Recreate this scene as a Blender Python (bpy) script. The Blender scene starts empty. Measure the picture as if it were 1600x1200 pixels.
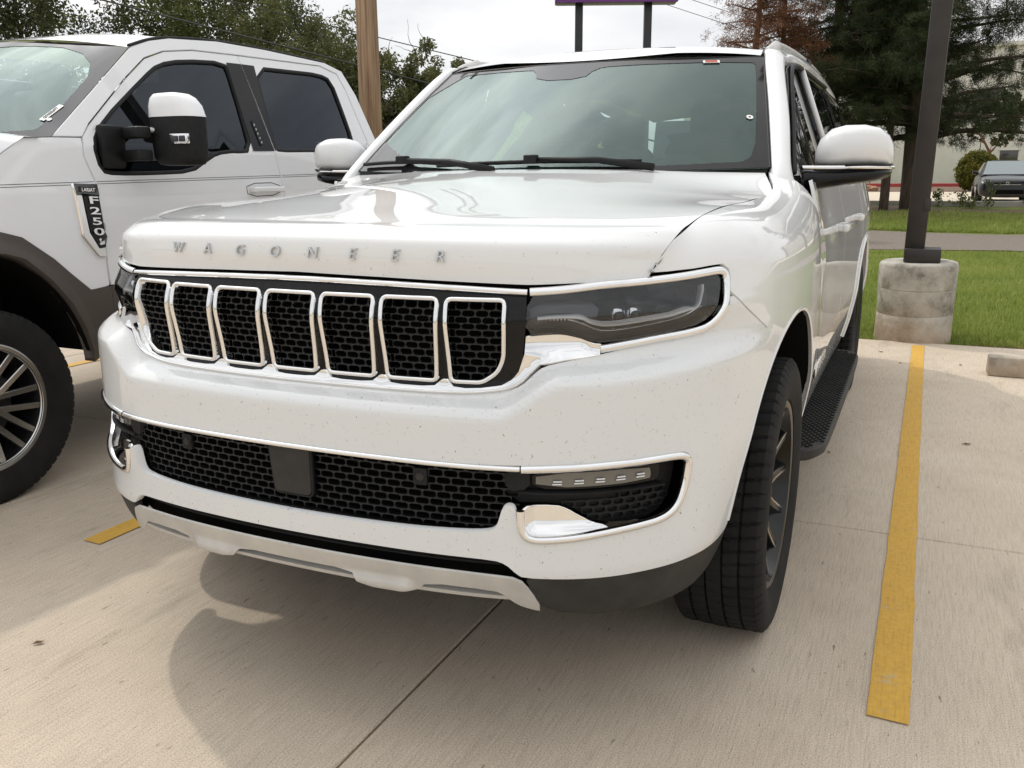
import bpy, bmesh, math, random
import numpy as np
from mathutils import Vector, Matrix
from mathutils.geometry import delaunay_2d_cdt
random.seed(7); rng = np.random.default_rng(11)
SC = bpy.context.scene
COL = SC.collection
PI = math.pi
# ------------------------------------------------------------------ camera
cam_d = bpy.data.cameras.new('camera'); cam = bpy.data.objects.new('camera', cam_d); COL.objects.link(cam)
cam_d.sensor_width = 36.0; cam_d.lens = 36.0 * 1384.6 / 1600.0
cam_d.clip_start = 0.05; cam_d.clip_end = 2000
right = Vector((0.9112393, 0.4118394, -0.00558915)); down = Vector((0.08928742, -0.21076897, -0.97344964)); fwd = Vector((-0.40208294, 0.88654653, -0.22883305))
mw = Matrix((right, -down, -fwd)).transposed().to_4x4(); mw.translation = Vector((1.2709, -1.5715, 1.2876))
cam.matrix_world = mw
SC.camera = cam
# ------------------------------------------------------------------ sun and sky
SUN_EL = math.radians(51); SUN_XY = Vector((-.88, .47, 0)).normalized()
sdir = SUN_XY * math.cos(SUN_EL) + Vector((0, 0, math.sin(SUN_EL)))
sl = bpy.data.lights.new('sun', 'SUN'); sl.energy = 1.75; sl.angle = math.radians(1.4); sl.color = (1.0, .93, .82)
sun = bpy.data.objects.new('sun', sl); COL.objects.link(sun)
sun.rotation_euler = sdir.to_track_quat('Z', 'Y').to_euler(); sun.location = (0, 0, 30)
W = bpy.data.worlds.new('World'); SC.world = W; W.use_nodes = True
nt = W.node_tree; nt.nodes.clear()
o = nt.nodes.new('ShaderNodeOutputWorld'); bg = nt.nodes.new('ShaderNodeBackground'); bg.inputs[1].default_value = 0.1
sky = nt.nodes.new('ShaderNodeTexSky'); sky.sky_type = 'NISHITA'; sky.sun_disc = False
sky.sun_elevation = SUN_EL; sky.sun_rotation = math.atan2(SUN_XY.x, SUN_XY.y); sky.air_density = 1.0; sky.dust_density = 1.5
tc = nt.nodes.new('ShaderNodeTexCoord'); mp = nt.nodes.new('ShaderNodeMapping'); mp.inputs['Scale'].default_value = (1.2, 1.2, 4.0)
n1 = nt.nodes.new('ShaderNodeTexNoise'); n1.inputs['Scale'].default_value = 1.7; n1.inputs['Detail'].default_value = 9; n1.inputs['Roughness'].default_value = .58
cr = nt.nodes.new('ShaderNodeValToRGB'); cr.color_ramp.elements[0].position = .22; cr.color_ramp.elements[0].color = (.45, .45, .45, 1); cr.color_ramp.elements[1].position = .5; cr.color_ramp.elements[1].color = (1, 1, 1, 1)
n2 = nt.nodes.new('ShaderNodeTexNoise'); n2.inputs['Scale'].default_value = 4.0; n2.inputs['Detail'].default_value = 7
c2 = nt.nodes.new('ShaderNodeValToRGB'); c2.color_ramp.elements[0].position = .3; c2.color_ramp.elements[0].color = (11.2, 11.5, 11.9, 1); c2.color_ramp.elements[1].position = .68; c2.color_ramp.elements[1].color = (14.6, 14.5, 14.4, 1)
mx = nt.nodes.new('ShaderNodeMix'); mx.data_type = 'RGBA'
L = nt.links.new
L(tc.outputs['Generated'], mp.inputs[0]); L(mp.outputs[0], n1.inputs[0]); L(mp.outputs[0], n2.inputs[0])
L(n1.outputs[0], cr.inputs[0]); L(n2.outputs[0], c2.inputs[0]); L(cr.outputs[0], mx.inputs[0])
sx_ = nt.nodes.new('ShaderNodeSeparateXYZ'); L(tc.outputs['Generated'], sx_.inputs[0])
gm = nt.nodes.new('ShaderNodeMath'); gm.operation = 'MULTIPLY_ADD'; gm.inputs[1].default_value = .34; gm.inputs[2].default_value = 1.0; gm.use_clamp = False; L(sx_.outputs[2], gm.inputs[0])
vm = nt.nodes.new('ShaderNodeVectorMath'); vm.operation = 'SCALE'; L(c2.outputs[0], vm.inputs[0]); L(gm.outputs[0], vm.inputs['Scale'])
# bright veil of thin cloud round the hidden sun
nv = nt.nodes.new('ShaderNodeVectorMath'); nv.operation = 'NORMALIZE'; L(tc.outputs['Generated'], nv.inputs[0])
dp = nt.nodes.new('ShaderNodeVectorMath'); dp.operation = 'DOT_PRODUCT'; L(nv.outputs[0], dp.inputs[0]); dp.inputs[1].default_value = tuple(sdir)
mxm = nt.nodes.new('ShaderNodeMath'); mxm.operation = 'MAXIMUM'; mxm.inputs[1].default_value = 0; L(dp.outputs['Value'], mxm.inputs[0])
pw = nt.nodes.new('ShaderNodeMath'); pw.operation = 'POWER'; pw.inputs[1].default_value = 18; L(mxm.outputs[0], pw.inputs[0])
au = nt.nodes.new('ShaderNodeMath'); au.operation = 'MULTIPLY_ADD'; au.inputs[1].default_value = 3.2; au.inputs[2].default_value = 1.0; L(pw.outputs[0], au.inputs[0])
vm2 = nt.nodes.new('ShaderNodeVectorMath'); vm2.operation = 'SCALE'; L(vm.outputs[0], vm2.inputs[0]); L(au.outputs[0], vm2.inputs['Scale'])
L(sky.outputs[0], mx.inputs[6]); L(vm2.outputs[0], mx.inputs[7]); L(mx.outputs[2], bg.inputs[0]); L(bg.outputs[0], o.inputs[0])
SC.view_settings.view_transform = 'Standard'; SC.view_settings.look = 'None'; SC.view_settings.gamma = 1; SC.view_settings.exposure = -0.48
SC.view_settings.use_curve_mapping = False
# ------------------------------------------------------------------ materials
def nmat(name):
    m = bpy.data.materials.new(name); m.use_nodes = True
    t = m.node_tree; b = t.nodes['Principled BSDF']
    return m, t, b
def plain(name, col, rough=.5, metal=0., coat=0., spec=.5, coat_rough=.03):
    m, t, b = nmat(name)
    b.inputs['Base Color'].default_value = (*col, 1); b.inputs['Roughness'].default_value = rough
    b.inputs['Metallic'].default_value = metal; b.inputs['Coat Weight'].default_value = coat
    b.inputs['Coat Roughness'].default_value = coat_rough; b.inputs['Specular IOR Level'].default_value = spec
    return m
def nd(t, kind, **kw):
    n = t.nodes.new(kind)
    for k, v in kw.items():
        if k.startswith('i_'):
            key = k[2:]
            key = int(key) if key.isdigit() else key.replace('_', ' ')
            n.inputs[key].default_value = v
        else: setattr(n, k, v)
    return n
def ramp(t, src, stops):
    r = t.nodes.new('ShaderNodeValToRGB'); e = r.color_ramp.elements
    while len(e) < len(stops): e.new(.5)
    for q, (p, c) in zip(e, stops): q.position = p; q.color = (*c, 1) if len(c) == 3 else c
    t.links.new(src, r.inputs[0]); return r
def noise_of(t, scale, detail=6, vec=None, rough=.55, stretch=None, coord='Object'):
    tcn = t.nodes.new('ShaderNodeTexCoord'); src = tcn.outputs[coord]
    if stretch:
        mpn = t.nodes.new('ShaderNodeMapping'); mpn.inputs['Scale'].default_value = stretch; t.links.new(src, mpn.inputs[0]); src = mpn.outputs[0]
    n = nd(t, 'ShaderNodeTexNoise'); n.inputs['Scale'].default_value = scale; n.inputs['Detail'].default_value = detail; n.inputs['Roughness'].default_value = rough
    t.links.new(src, n.inputs[0]); return n
def mixc(t, fac, a, b, mode='MIX'):
    m = t.nodes.new('ShaderNodeMix'); m.data_type = 'RGBA'; m.blend_type = mode
    for i, v in ((0, fac), (6, a), (7, b)):
        if isinstance(v, (int, float)): m.inputs[i].default_value = v
        elif isinstance(v, tuple): m.inputs[i].default_value = (*v, 1) if len(v) == 3 else v
        else: t.links.new(v, m.inputs[i])
    return m.outputs[2]
def bump(t, b, src, strength=.3, dist=.01):
    n = t.nodes.new('ShaderNodeBump'); n.inputs['Strength'].default_value = strength; n.inputs['Distance'].default_value = dist
    t.links.new(src, n.inputs['Height']); t.links.new(n.outputs[0], b.inputs['Normal']); return n
def mottled(name, c0, c1, scale, rough=.6, bscale=None, bstr=.2, bdist=.01, stretch=None, metal=0., coord='Object'):
    m, t, b = nmat(name)
    n = noise_of(t, scale, 8, stretch=stretch, coord=coord); r = ramp(t, n.outputs[0], [(.3, c0), (.7, c1)])
    t.links.new(r.outputs[0], b.inputs['Base Color']); b.inputs['Roughness'].default_value = rough; b.inputs['Metallic'].default_value = metal
    if bscale:
        n2 = noise_of(t, bscale, 6, stretch=stretch, coord=coord); bump(t, b, n2.outputs[0], bstr, bdist)
    return m
def paint_mat(name, col, dirty, bugs=0.):
    m, t, b = nmat(name)
    b.inputs['Roughness'].default_value = .5; b.inputs['Specular IOR Level'].default_value = .15; b.inputs['Coat Weight'].default_value = 1.; b.inputs['Coat Roughness'].default_value = .025; b.inputs['Coat IOR'].default_value = 1.5
    c = (*col, 1)
    n = noise_of(t, 2.2, 8, rough=.62); r = ramp(t, n.outputs[0], [(.40, (0, 0, 0)), (.85, (1, 1, 1))])
    mul = t.nodes.new('ShaderNodeMath'); mul.operation = 'MULTIPLY'; mul.inputs[1].default_value = dirty; t.links.new(r.outputs[0], mul.inputs[0])
    out = mixc(t, mul.outputs[0], tuple(col), (.50, .45, .37))
    if bugs > 0:   # dried insect and mud specks
        for k, (sc, th, cc, st) in enumerate(((105, .10, (.08, .05, .03), (1, 1, 1)), (52, .075, (.16, .09, .04), (1, 1, .7)), (170, .14, (.04, .032, .025), (1, 1, 1)))):
            tcn = t.nodes.new('ShaderNodeTexCoord'); mpn = t.nodes.new('ShaderNodeMapping'); mpn.inputs['Scale'].default_value = st; mpn.inputs['Location'].default_value = (k * 3.1, k, 0)
            t.links.new(tcn.outputs['Object'], mpn.inputs[0])
            wn = nd(t, 'ShaderNodeTexNoise'); wn.inputs['Scale'].default_value = sc * 2.5
            t.links.new(mpn.outputs[0], wn.inputs[0])
            dist = mixc(t, .02, mpn.outputs[0], wn.outputs[1], 'ADD')
            v = nd(t, 'ShaderNodeTexVoronoi'); v.inputs['Scale'].default_value = sc; t.links.new(dist, v.inputs['Vector'])
            lt = t.nodes.new('ShaderNodeMath'); lt.operation = 'LESS_THAN'; lt.inputs[1].default_value = th * 1.6; t.links.new(v.outputs['Distance'], lt.inputs[0])
            sep = t.nodes.new('ShaderNodeSeparateColor'); t.links.new(v.outputs['Color'], sep.inputs[0])
            gt = t.nodes.new('ShaderNodeMath'); gt.operation = 'GREATER_THAN'; gt.inputs[1].default_value = 1 - bugs; t.links.new(sep.outputs[0], gt.inputs[0])
            a = t.nodes.new('ShaderNodeMath'); a.operation = 'MULTIPLY'; t.links.new(lt.outputs[0], a.inputs[0]); t.links.new(gt.outputs[0], a.inputs[1])
            a2 = t.nodes.new('ShaderNodeMath'); a2.operation = 'MULTIPLY'; a2.inputs[1].default_value = .8; t.links.new(a.outputs[0], a2.inputs[0])
            out = mixc(t, a2.outputs[0], out, cc)
    t.links.new(out, b.inputs['Base Color'])
    return m
def glass_mat(name, tint, refl_rough=.0, haze=.04, haze_col=(.55, .6, .57), ior=1.5, gcol=(1, 1, 1)):
    m = bpy.data.materials.new(name); m.use_nodes = True; t = m.node_tree; t.nodes.clear()
    out = nd(t, 'ShaderNodeOutputMaterial'); tr = nd(t, 'ShaderNodeBsdfTransparent'); tr.inputs[0].default_value = (*tint, 1)
    gl = nd(t, 'ShaderNodeBsdfGlossy'); gl.inputs['Roughness'].default_value = refl_rough; gl.inputs[0].default_value = (*gcol, 1)
    df = nd(t, 'ShaderNodeBsdfDiffuse'); df.inputs[0].default_value = (*haze_col, 1)  # diffuse share paints a milky haze and sky reflection into the glass
    lw = nd(t, 'ShaderNodeFresnel'); lw.inputs[0].default_value = ior
    m1 = nd(t, 'ShaderNodeMixShader'); m1.inputs[0].default_value = haze; t.links.new(tr.outputs[0], m1.inputs[1]); t.links.new(df.outputs[0], m1.inputs[2])
    m2 = nd(t, 'ShaderNodeMixShader'); t.links.new(lw.outputs[0], m2.inputs[0]); t.links.new(m1.outputs[0], m2.inputs[1]); t.links.new(gl.outputs[0], m2.inputs[2])
    t.links.new(m2.outputs[0], out.inputs[0]); return m
M = {}
M['white'] = paint_mat('white_paint', (.72, .725, .725), .04)
M['white_front'] = paint_mat('white_paint_bugs', (.68, .69, .69), .08, .085)
M['white_hood'] = paint_mat('white_paint_hood', (.72, .725, .725), .03, .02)
M['truck_white'] = paint_mat('truck_white', (.80, .80, .81), .05)
M['brown'] = mottled('brown_flare', (.060, .048, .040), (.075, .060, .050), 6, .38)
M['chrome'] = plain('chrome', (.80, .80, .80), .07, 1.)
M['satin'] = mottled('satin_silver', (.50, .49, .47), (.60, .59, .57), 9, .38, metal=.55)
M['silver_paint'] = mottled('silver_skid', (.46, .45, .43), (.56, .55, .52), 14, .4, metal=.35)
M['black_gloss'] = plain('black_gloss', (.005, .005, .006), .10, spec=.28)
M['black'] = mottled('black_plastic', (.008, .008, .0085), (.015, .015, .015), 30, .55)
M['black'].node_tree.nodes['Principled BSDF'].inputs['Specular IOR Level'].default_value = .25
M['mesh_black'] = plain('mesh_black', (.009, .009, .0095), .35, spec=.35)
M['void'] = plain('void_black', (.006, .006, .006), .9, spec=.1)
M['grey_plastic'] = mottled('grey_plastic', (.024, .023, .022), (.040, .038, .035), 18, .6, 400, .15, .001)
M['grey_plastic'].node_tree.nodes['Principled BSDF'].inputs['Specular IOR Level'].default_value = .3
M['rubber'] = mottled('rubber', (.010, .010, .010), (.020, .0195, .019), 9, .78, 300, .2, .001)
M['rubber'].node_tree.nodes['Principled BSDF'].inputs['Specular IOR Level'].default_value = .2
M['rim_black'] = plain('rim_black', (.007, .007, .0075), .22, spec=.4)
M['machined'] = plain('machined', (.62, .61, .59), .26, 1.)
M['dark_metal'] = plain('dark_metal', (.10, .10, .10), .45, .8)
M['glass_ws'] = glass_mat('windshield_glass', (.42, .54, .50), haze=.075, haze_col=(.18, .38, .33), ior=1.62, gcol=(.88, 1, .96))  # teal diffuse share lightens the windshield like reflected sky
M['glass_dark'] = glass_mat('tinted_glass', (.035, .04, .055), haze=.0, ior=1.5, gcol=(.82, .90, 1))
M['glass_door'] = glass_mat('door_glass', (.16, .20, .19), haze=.01)
M['glass_lamp'] = glass_mat('lamp_lens', (.93, .94, .95), haze=.01, ior=1.6)
M['frit'] = plain('frit', (.018, .016, .017), .05, spec=.3)
M['interior'] = mottled('interior_dark', (.045, .047, .048), (.07, .07, .07), 5, .7)
M['seat'] = mottled('seat_leather', (.075, .075, .075), (.10, .10, .098), 7, .55)
M['headliner'] = plain('headliner', (.42, .42, .40), .9)
M['red'] = plain('red_marker', (.26, .045, .03), .3)
M['sticker'] = plain('sticker_white', (.80, .80, .78), .6)
M['ink_red'] = plain('ink_red', (.50, .12, .08), .6)
M['ink_black'] = plain('ink_black', (.03, .03, .03), .6)
M['led'] = plain('led_white', (.75, .76, .78), .25)
M['lamp_silver'] = plain('lamp_reflector', (.62, .63, .65), .12, 1.)
M['lamp_grey'] = plain('lamp_grey', (.045, .045, .05), .3, .3)
M['badge_metal'] = plain('badge_metal', (.62, .62, .63), .18, 1.)
# ------------------------------------------------------------------ object helpers
def tag(o, label=None, cat=None, group=None, kind=None):
    if label: o['label'] = label
    if cat: o['category'] = cat
    if group: o['group'] = group
    if kind: o['kind'] = kind
    return o
def empty(name, loc=(0, 0, 0), parent=None):
    o = bpy.data.objects.new(name, None); COL.objects.link(o); o.location = loc; o.empty_display_size = .2
    if parent: o.parent = parent
    return o
def mk(name, V, F, mat, parent=None, smooth=True, normals=None, sharp=None):
    me = bpy.data.meshes.new(name)
    me.from_pydata([tuple(map(float, v)) for v in V], [], [tuple(map(int, f)) for f in F])
    if mat is not None: me.materials.append(M[mat] if isinstance(mat, str) else mat)
    if smooth: me.polygons.foreach_set('use_smooth', [True] * len(me.polygons))
    me.update()
    if normals is not None: me.normals_split_custom_set_from_vertices([tuple(map(float, n)) for n in normals])
    elif sharp is not None:
        me.set_sharp_from_angle(angle=math.radians(sharp))
    o = bpy.data.objects.new(name, me); COL.objects.link(o)
    if parent: o.parent = parent
    return o
def join(parts):
    V = []; F = []; n = 0
    for v, f in parts:
        V += [tuple(p) for p in v]; F += [tuple(i + n for i in q) for q in f]; n += len(v)
    return V, F
def grid_faces(nr, nc, close_c=False, close_r=False):
    F = []
    for r in range(nr if close_r else nr - 1):
        for c in range(nc if close_c else nc - 1):
            a = r * nc + c; b = r * nc + (c + 1) % nc; d = ((r + 1) % nr) * nc + c; e = ((r + 1) % nr) * nc + (c + 1) % nc
            F.append((a, b, e, d))
    return F
def loft(rows, close=False, cap=False):
    nc = len(rows[0]); V = [p for r in rows for p in r]; F = grid_faces(len(rows), nc, close)
    if cap:
        F.append(tuple(range(nc))[::-1]); F.append(tuple((len(rows) - 1) * nc + i for i in range(nc)))
    return V, F
def rbox(size, loc=(0, 0, 0), bev=.01, rot=None, seg=2, taper=None):
    bm = bmesh.new(); bmesh.ops.create_cube(bm, size=1)
    for v in bm.verts:
        z = v.co.z
        v.co.x *= size[0]; v.co.y *= size[1]; v.co.z *= size[2]
        if taper and z > 0: v.co.x *= taper[0]; v.co.y *= taper[1]
    if bev > 0: bmesh.ops.bevel(bm, geom=list(bm.edges), offset=min(bev, .45 * min(size)), segments=seg, profile=.5, affect='EDGES', clamp_overlap=True)
    if rot: bmesh.ops.rotate(bm, verts=bm.verts, cent=(0, 0, 0), matrix=rot)
    bmesh.ops.translate(bm, verts=bm.verts, vec=loc)
    bm.verts.index_update()
    V = [tuple(v.co) for v in bm.verts]; F = [tuple(v.index for v in f.verts) for f in bm.faces]; bm.free(); return V, F
def tube(pts, r, n=8, cap=True):
    pts = [Vector(p) for p in pts]; rows = []
    up = Vector((0, 0, 1)); prev = None
    for i, p in enumerate(pts):
        d = (pts[min(i + 1, len(pts) - 1)] - pts[max(i - 1, 0)]).normalized()
        a = d.cross(up if abs(d.z) < .95 else Vector((1, 0, 0))).normalized() if prev is None else (prev - d * prev.dot(d)).normalized()
        prev = a; b = d.cross(a); rr = r[i] if isinstance(r, (list, tuple)) else r
        rows.append([tuple(p + a * (rr * math.cos(2 * PI * k / n)) + b * (rr * math.sin(2 * PI * k / n))) for k in range(n)])
    return loft(rows, True, cap)
def chaikin(P, it=2, closed=True):
    P = np.asarray(P, float)
    for _ in range(it):
        if closed:
            Q = np.roll(P, -1, 0); P = np.stack([.75 * P + .25 * Q, .25 * P + .75 * Q], 1).reshape(-1, P.shape[1])
        else:
            Q = np.stack([.75 * P[:-1] + .25 * P[1:], .25 * P[:-1] + .75 * P[1:]], 1).reshape(-1, P.shape[1]); P = np.vstack([P[:1], Q, P[-1:]])
    return P
def resample(P, step, closed=True):
    P = np.asarray(P, float)
    if closed: P = np.vstack([P, P[:1]])
    out = []
    for a, b in zip(P[:-1], P[1:]):
        n = max(1, int(math.ceil(np.linalg.norm(b - a) / step)))
        for k in range(n): out.append(a + (b - a) * k / n)
    if not closed: out.append(P[-1])
    return np.array(out)
def inside(P, poly):
    x, y = P[:, 0], P[:, 1]; r = np.zeros(len(P), bool); q = np.roll(poly, 1, 0)
    for (x1, y1), (x2, y2) in zip(poly, q):
        if y1 == y2: continue
        c = ((y1 > y) != (y2 > y)) & (x < (x2 - x1) * (y - y1) / (y2 - y1) + x1); r ^= c
    return r
def normals_of(fn, u, v):
    e = 2e-3
    a = fn(u + e, v) - fn(u - e, v); b = fn(u, v + e) - fn(u, v - e)
    n = np.cross(a, b); l = np.linalg.norm(n, axis=1, keepdims=True); l[l < 1e-12] = 1; return n / l
def patch(name, fn, outer, holes=(), du=.025, dv=.02, mat='white', parent=None, lip=.012, off=0., bstep=None, flip=False):
    """trimmed piece of the surface fn(u, v), with an inward flange along every edge"""
    bstep = bstep or min(du, dv) * .8
    loops = []
    for i, lp in enumerate([outer, *holes]):
        lp = resample(lp, bstep); A = .5 * np.sum(lp[:, 0] * np.roll(lp[:, 1], -1) - np.roll(lp[:, 0], -1) * lp[:, 1])
        if (A < 0) == (i == 0): lp = lp[::-1]
        loops.append(lp)
    o_ = loops[0]; lo = o_.min(0); hi = o_.max(0)
    gu = np.arange(lo[0] + du * .5, hi[0], du); gv = np.arange(lo[1] + dv * .5, hi[1], dv)
    G = np.stack(np.meshgrid(gu, gv, indexing='ij'), -1).reshape(-1, 2)
    if len(G):
        k = inside(G, o_)
        for h in loops[1:]: k &= ~inside(G, h)
        G = G[k]; B = np.vstack(loops); sc = np.array([1 / du, 1 / dv])
        if len(G):
            d = np.full(len(G), 9.)
            for j in range(0, len(B), 200): d = np.minimum(d, np.sqrt((((G[:, None] - B[None, j:j + 200]) * sc) ** 2).sum(-1)).min(1))
            G = G[d > .42]
    P = []; E = []
    for lp in loops:
        n0 = len(P); P += [tuple(p) for p in lp]; E += [(n0 + i, n0 + (i + 1) % len(lp)) for i in range(len(lp))]
    P += [tuple(p) for p in G]
    r = delaunay_2d_cdt([Vector(p) for p in P], E, [], 0, 1e-6)
    V2 = np.array([tuple(v) for v in r[0]]); T = [f for f in r[2] if len(f) == 3]
    T = np.array(T); cen = V2[T].mean(1); k = inside(cen, o_)
    for h in loops[1:]: k &= ~inside(cen, h)
    T = T[k]
    X = fn(V2[:, 0], V2[:, 1]); N = normals_of(fn, V2[:, 0], V2[:, 1])
    if flip: N = -N; T = T[:, ::-1]
    X = X + N * off
    V = list(X); NN = list(N); F = [tuple(t) for t in T]
    if lip > 0:
        for lp in loops:
            x = fn(lp[:, 0], lp[:, 1]); n = normals_of(fn, lp[:, 0], lp[:, 1]); n = -n if flip else n
            x = x + n * off; t = np.roll(x, -1, 0) - np.roll(x, 1, 0); t /= np.maximum(np.linalg.norm(t, axis=1, keepdims=True), 1e-9)
            w = np.cross(t, n) * (1 if not flip else -1); b0 = len(V); m = len(lp)
            # small rounded shoulder then flange
            rows = [(0, 0, 1, 0), (-.0, -lip, 0.25, 1)]
            for (ww, hh, nn, wn) in rows:
                V += list(x + n * hh); q = n * nn + w * max(wn, .7 if nn == 1 else wn); q /= np.linalg.norm(q, axis=1, keepdims=True); NN += list(q)
            for i in range(m):
                j = (i + 1) % m; f = (b0 + i, b0 + m + i, b0 + m + j, b0 + j); F.append(f if not flip else f[::-1])
    return mk(name, V, F, mat, parent, normals=NN)
def path_on(fn, pts, step=.012, closed=False, smooth=2):
    p = chaikin(pts, smooth, closed) if smooth else np.asarray(pts, float)
    p = resample(p, step, closed); return fn(p[:, 0], p[:, 1]), normals_of(fn, p[:, 0], p[:, 1])
def sweep(P, N, prof, closed=False):
    P = np.asarray(P); N = np.asarray(N)
    if closed: T = np.roll(P, -1, 0) - np.roll(P, 1, 0)
    else: T = np.gradient(P, axis=0)
    T /= np.maximum(np.linalg.norm(T, axis=1, keepdims=True), 1e-9); Bn = np.cross(T, N); Bn /= np.maximum(np.linalg.norm(Bn, axis=1, keepdims=True), 1e-9)
    rows = [[p + b * a_ + n * h_ for a_, h_ in prof] for p, n, b in zip(P, N, Bn)]
    V, F = loft(rows, True)
    nc = len(prof)
    if closed: F += [((len(rows) - 1) * nc + i, (len(rows) - 1) * nc + (i + 1) % nc, (i + 1) % nc, i) for i in range(nc)]
    else: F += [tuple(range(nc))[::-1], tuple((len(rows) - 1) * nc + i for i in range(nc))]
    return V, F
def halfround(w, h, base=-.006, n=7):
    return [(w / 2, base)] + [(w / 2 * math.cos(PI * k / (n - 1)), h * math.sin(PI * k / (n - 1)) ** .8) for k in range(n)] + [(-w / 2, base)]
def lathe(prof, n=64, axis='x'):
    rows = []
    for k in range(n):
        c, s = math.cos(2 * PI * k / n), math.sin(2 * PI * k / n)
        rows.append([(a, r * c, r * s) for r, a in prof])
    V = [p for r in rows for p in r]; F = grid_faces(n, len(prof), close_r=True); return V, F
def text_mesh(txt, size, extrude, bevel=0., shear=0., bold=0.):
    cu = bpy.data.curves.new('t', 'FONT'); cu.body = txt; cu.size = size; cu.extrude = extrude; cu.bevel_depth = bevel; cu.shear = shear; cu.offset = bold
    cu.align_x = 'CENTER'; cu.align_y = 'CENTER'; cu.resolution_u = 3
    ob = bpy.data.objects.new('t', cu); COL.objects.link(ob)
    dg = bpy.context.evaluated_depsgraph_get(); me = bpy.data.meshes.new_from_object(ob.evaluated_get(dg))
    V = [tuple(v.co) for v in me.vertices]; F = [tuple(p.vertices) for p in me.polygons]
    bpy.data.objects.remove(ob); bpy.data.meshes.remove(me); bpy.data.curves.remove(cu); return V, F
def xf(VF, mat4):
    V, F = VF; return [tuple(mat4 @ Vector(v)) for v in V], F
def frame(origin, xa, ya):
    xa = Vector(xa).normalized(); ya = Vector(ya); ya = (ya - xa * ya.dot(xa)).normalized(); za = xa.cross(ya)
    m = Matrix((xa, ya, za)).transposed().to_4x4(); m.translation = Vector(origin); return m
# ================================================================== body surface maths (shared by the panels of the SUV)
def pchip(xk, yk):
    xk = np.asarray(xk, float); yk = np.asarray(yk, float)[:, None]
    h = np.diff(xk)[:, None]; d = np.diff(yk, axis=0) / h; m = np.zeros_like(yk)
    w1 = 2 * h[1:] + h[:-1]; w2 = h[1:] + 2 * h[:-1]
    with np.errstate(divide='ignore', invalid='ignore'): mm = (w1 + w2) / (w1 / d[:-1] + w2 / d[1:])
    m[1:-1] = np.where(d[:-1] * d[1:] > 0, mm, 0); m[0] = d[0]; m[-1] = d[-1]
    def f(x):
        x = np.clip(np.asarray(x, float), xk[0], xk[-1]); i = np.clip(np.searchsorted(xk, x) - 1, 0, len(xk) - 2)
        hh = h[i, 0]; t = (x - xk[i]) / hh
        return (2*t**3-3*t**2+1)*yk[i, 0] + (t**3-2*t**2+t)*hh*m[i, 0] + (3*t**2-2*t**3)*yk[i+1, 0] + (t**3-t**2)*hh*m[i+1, 0]
    return f
def crom(xk, yk):
    xk = np.asarray(xk, float); yk = np.asarray(yk, float); m = np.gradient(yk, xk, axis=0)
    def f(x):
        x = np.clip(np.asarray(x, float), xk[0], xk[-1]); i = np.clip(np.searchsorted(xk, x) - 1, 0, len(xk) - 2)
        hh = xk[i+1] - xk[i]; t = ((x - xk[i]) / hh)[..., None]; hh = hh[..., None]
        return (2*t**3-3*t**2+1)*yk[i] + (t**3-2*t**2+t)*hh*m[i] + (3*t**2-2*t**3)*yk[i+1] + (t**3-t**2)*hh*m[i+1]
    return f
PLAN = np.array([(-.2,-.024),(0,-.03),(.2,-.024),(.4,-.004),(.55,.03),(.7,.1),(.8,.185),(.87,.28),(.918,.39),(.95,.52),(.975,.68),(.992,.84),(1.0,1.0),(1.003,1.2),(1.0,1.4),(.99,1.65),(.985,2.2),(.985,3.2),(.99,3.6),(1.0,4.05),(.995,4.4),(.965,4.85),(.9,5.12),(.75,5.26),(.4,5.31),(0,5.32)])
_s = np.r_[0, np.cumsum(np.hypot(*np.diff(PLAN, axis=0).T))]; _s -= _s[1]
def smoothed(f, a, b, n, sig):
    x = np.linspace(a, b, n); y = f(x); k = max(1, int(4 * sig / (x[1] - x[0]))); w = np.exp(-.5 * (np.arange(-k, k + 1) * (x[1] - x[0]) / sig) ** 2); w /= w.sum()
    pad = np.concatenate([2 * y[:1] - y[1:k + 1][::-1], y, 2 * y[-1:] - y[-k - 1:-1][::-1]])
    return crom(x, np.stack([np.convolve(pad[:, i], w, 'valid') for i in range(y.shape[1])], 1))
plan = smoothed(crom(_s, PLAN), _s[0], _s[-1], 420, .035)
def s_of_y(y): return np.interp(y, PLAN[1:, 1], _s[1:])
ofF = pchip([.28,.33,.40,.47,.55,.69,.78,.797,.808,.835,.86,.90,.95,.985,1.0,1.036,1.06,1.09,1.13], [-.13,-.05,-.015,.0,.0,.0,.0,-.002,-.012,-.054,-.066,-.063,-.056,-.052,-.054,-.066,-.076,-.084,-.090])
ofS = pchip([.28,.35,.45,.55,.7,.85,.95,1.03,1.08,1.13,1.2,1.26,1.31], [-.095,-.07,-.04,-.018,.0,.0,.0,-.002,-.007,-.018,-.035,-.05,-.07])
S_A = s_of_y(.20); S_B = s_of_y(.66)
def sm(a, b, x):
    t = np.clip((x - a) / (b - a), 0, 1); return t * t * (3 - 2 * t)
def skin(s, z):
    s = np.asarray(s, float); z = np.asarray(z, float)
    sg = np.where(s < 0, -1., 1.); a = np.abs(s); p = plan(a); e = 1e-3
    d = plan(a + e) - plan(a - e); Ln = np.hypot(d[..., 0], d[..., 1]); nx = d[..., 1] / Ln; ny = -d[..., 0] / Ln
    w = sm(S_A, S_B, a); dz = .072 * sm(.50, .66, a) + .02 * sm(.66, 1.1, a); zf = z - dz * sm(.69, .84, z) * (1 - sm(.93, 1.03, z))
    o = ofF(zf) * (1 - w) + ofS(z) * w
    return np.stack([sg * (p[..., 0] + nx * o), p[..., 1] + ny * o, z], -1)
def mir(P):
    P = np.asarray(P, float).copy(); P[:, 0] *= -1; return P
def sgn(P, k): return np.asarray(P, float) if k > 0 else mir(P)
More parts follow.
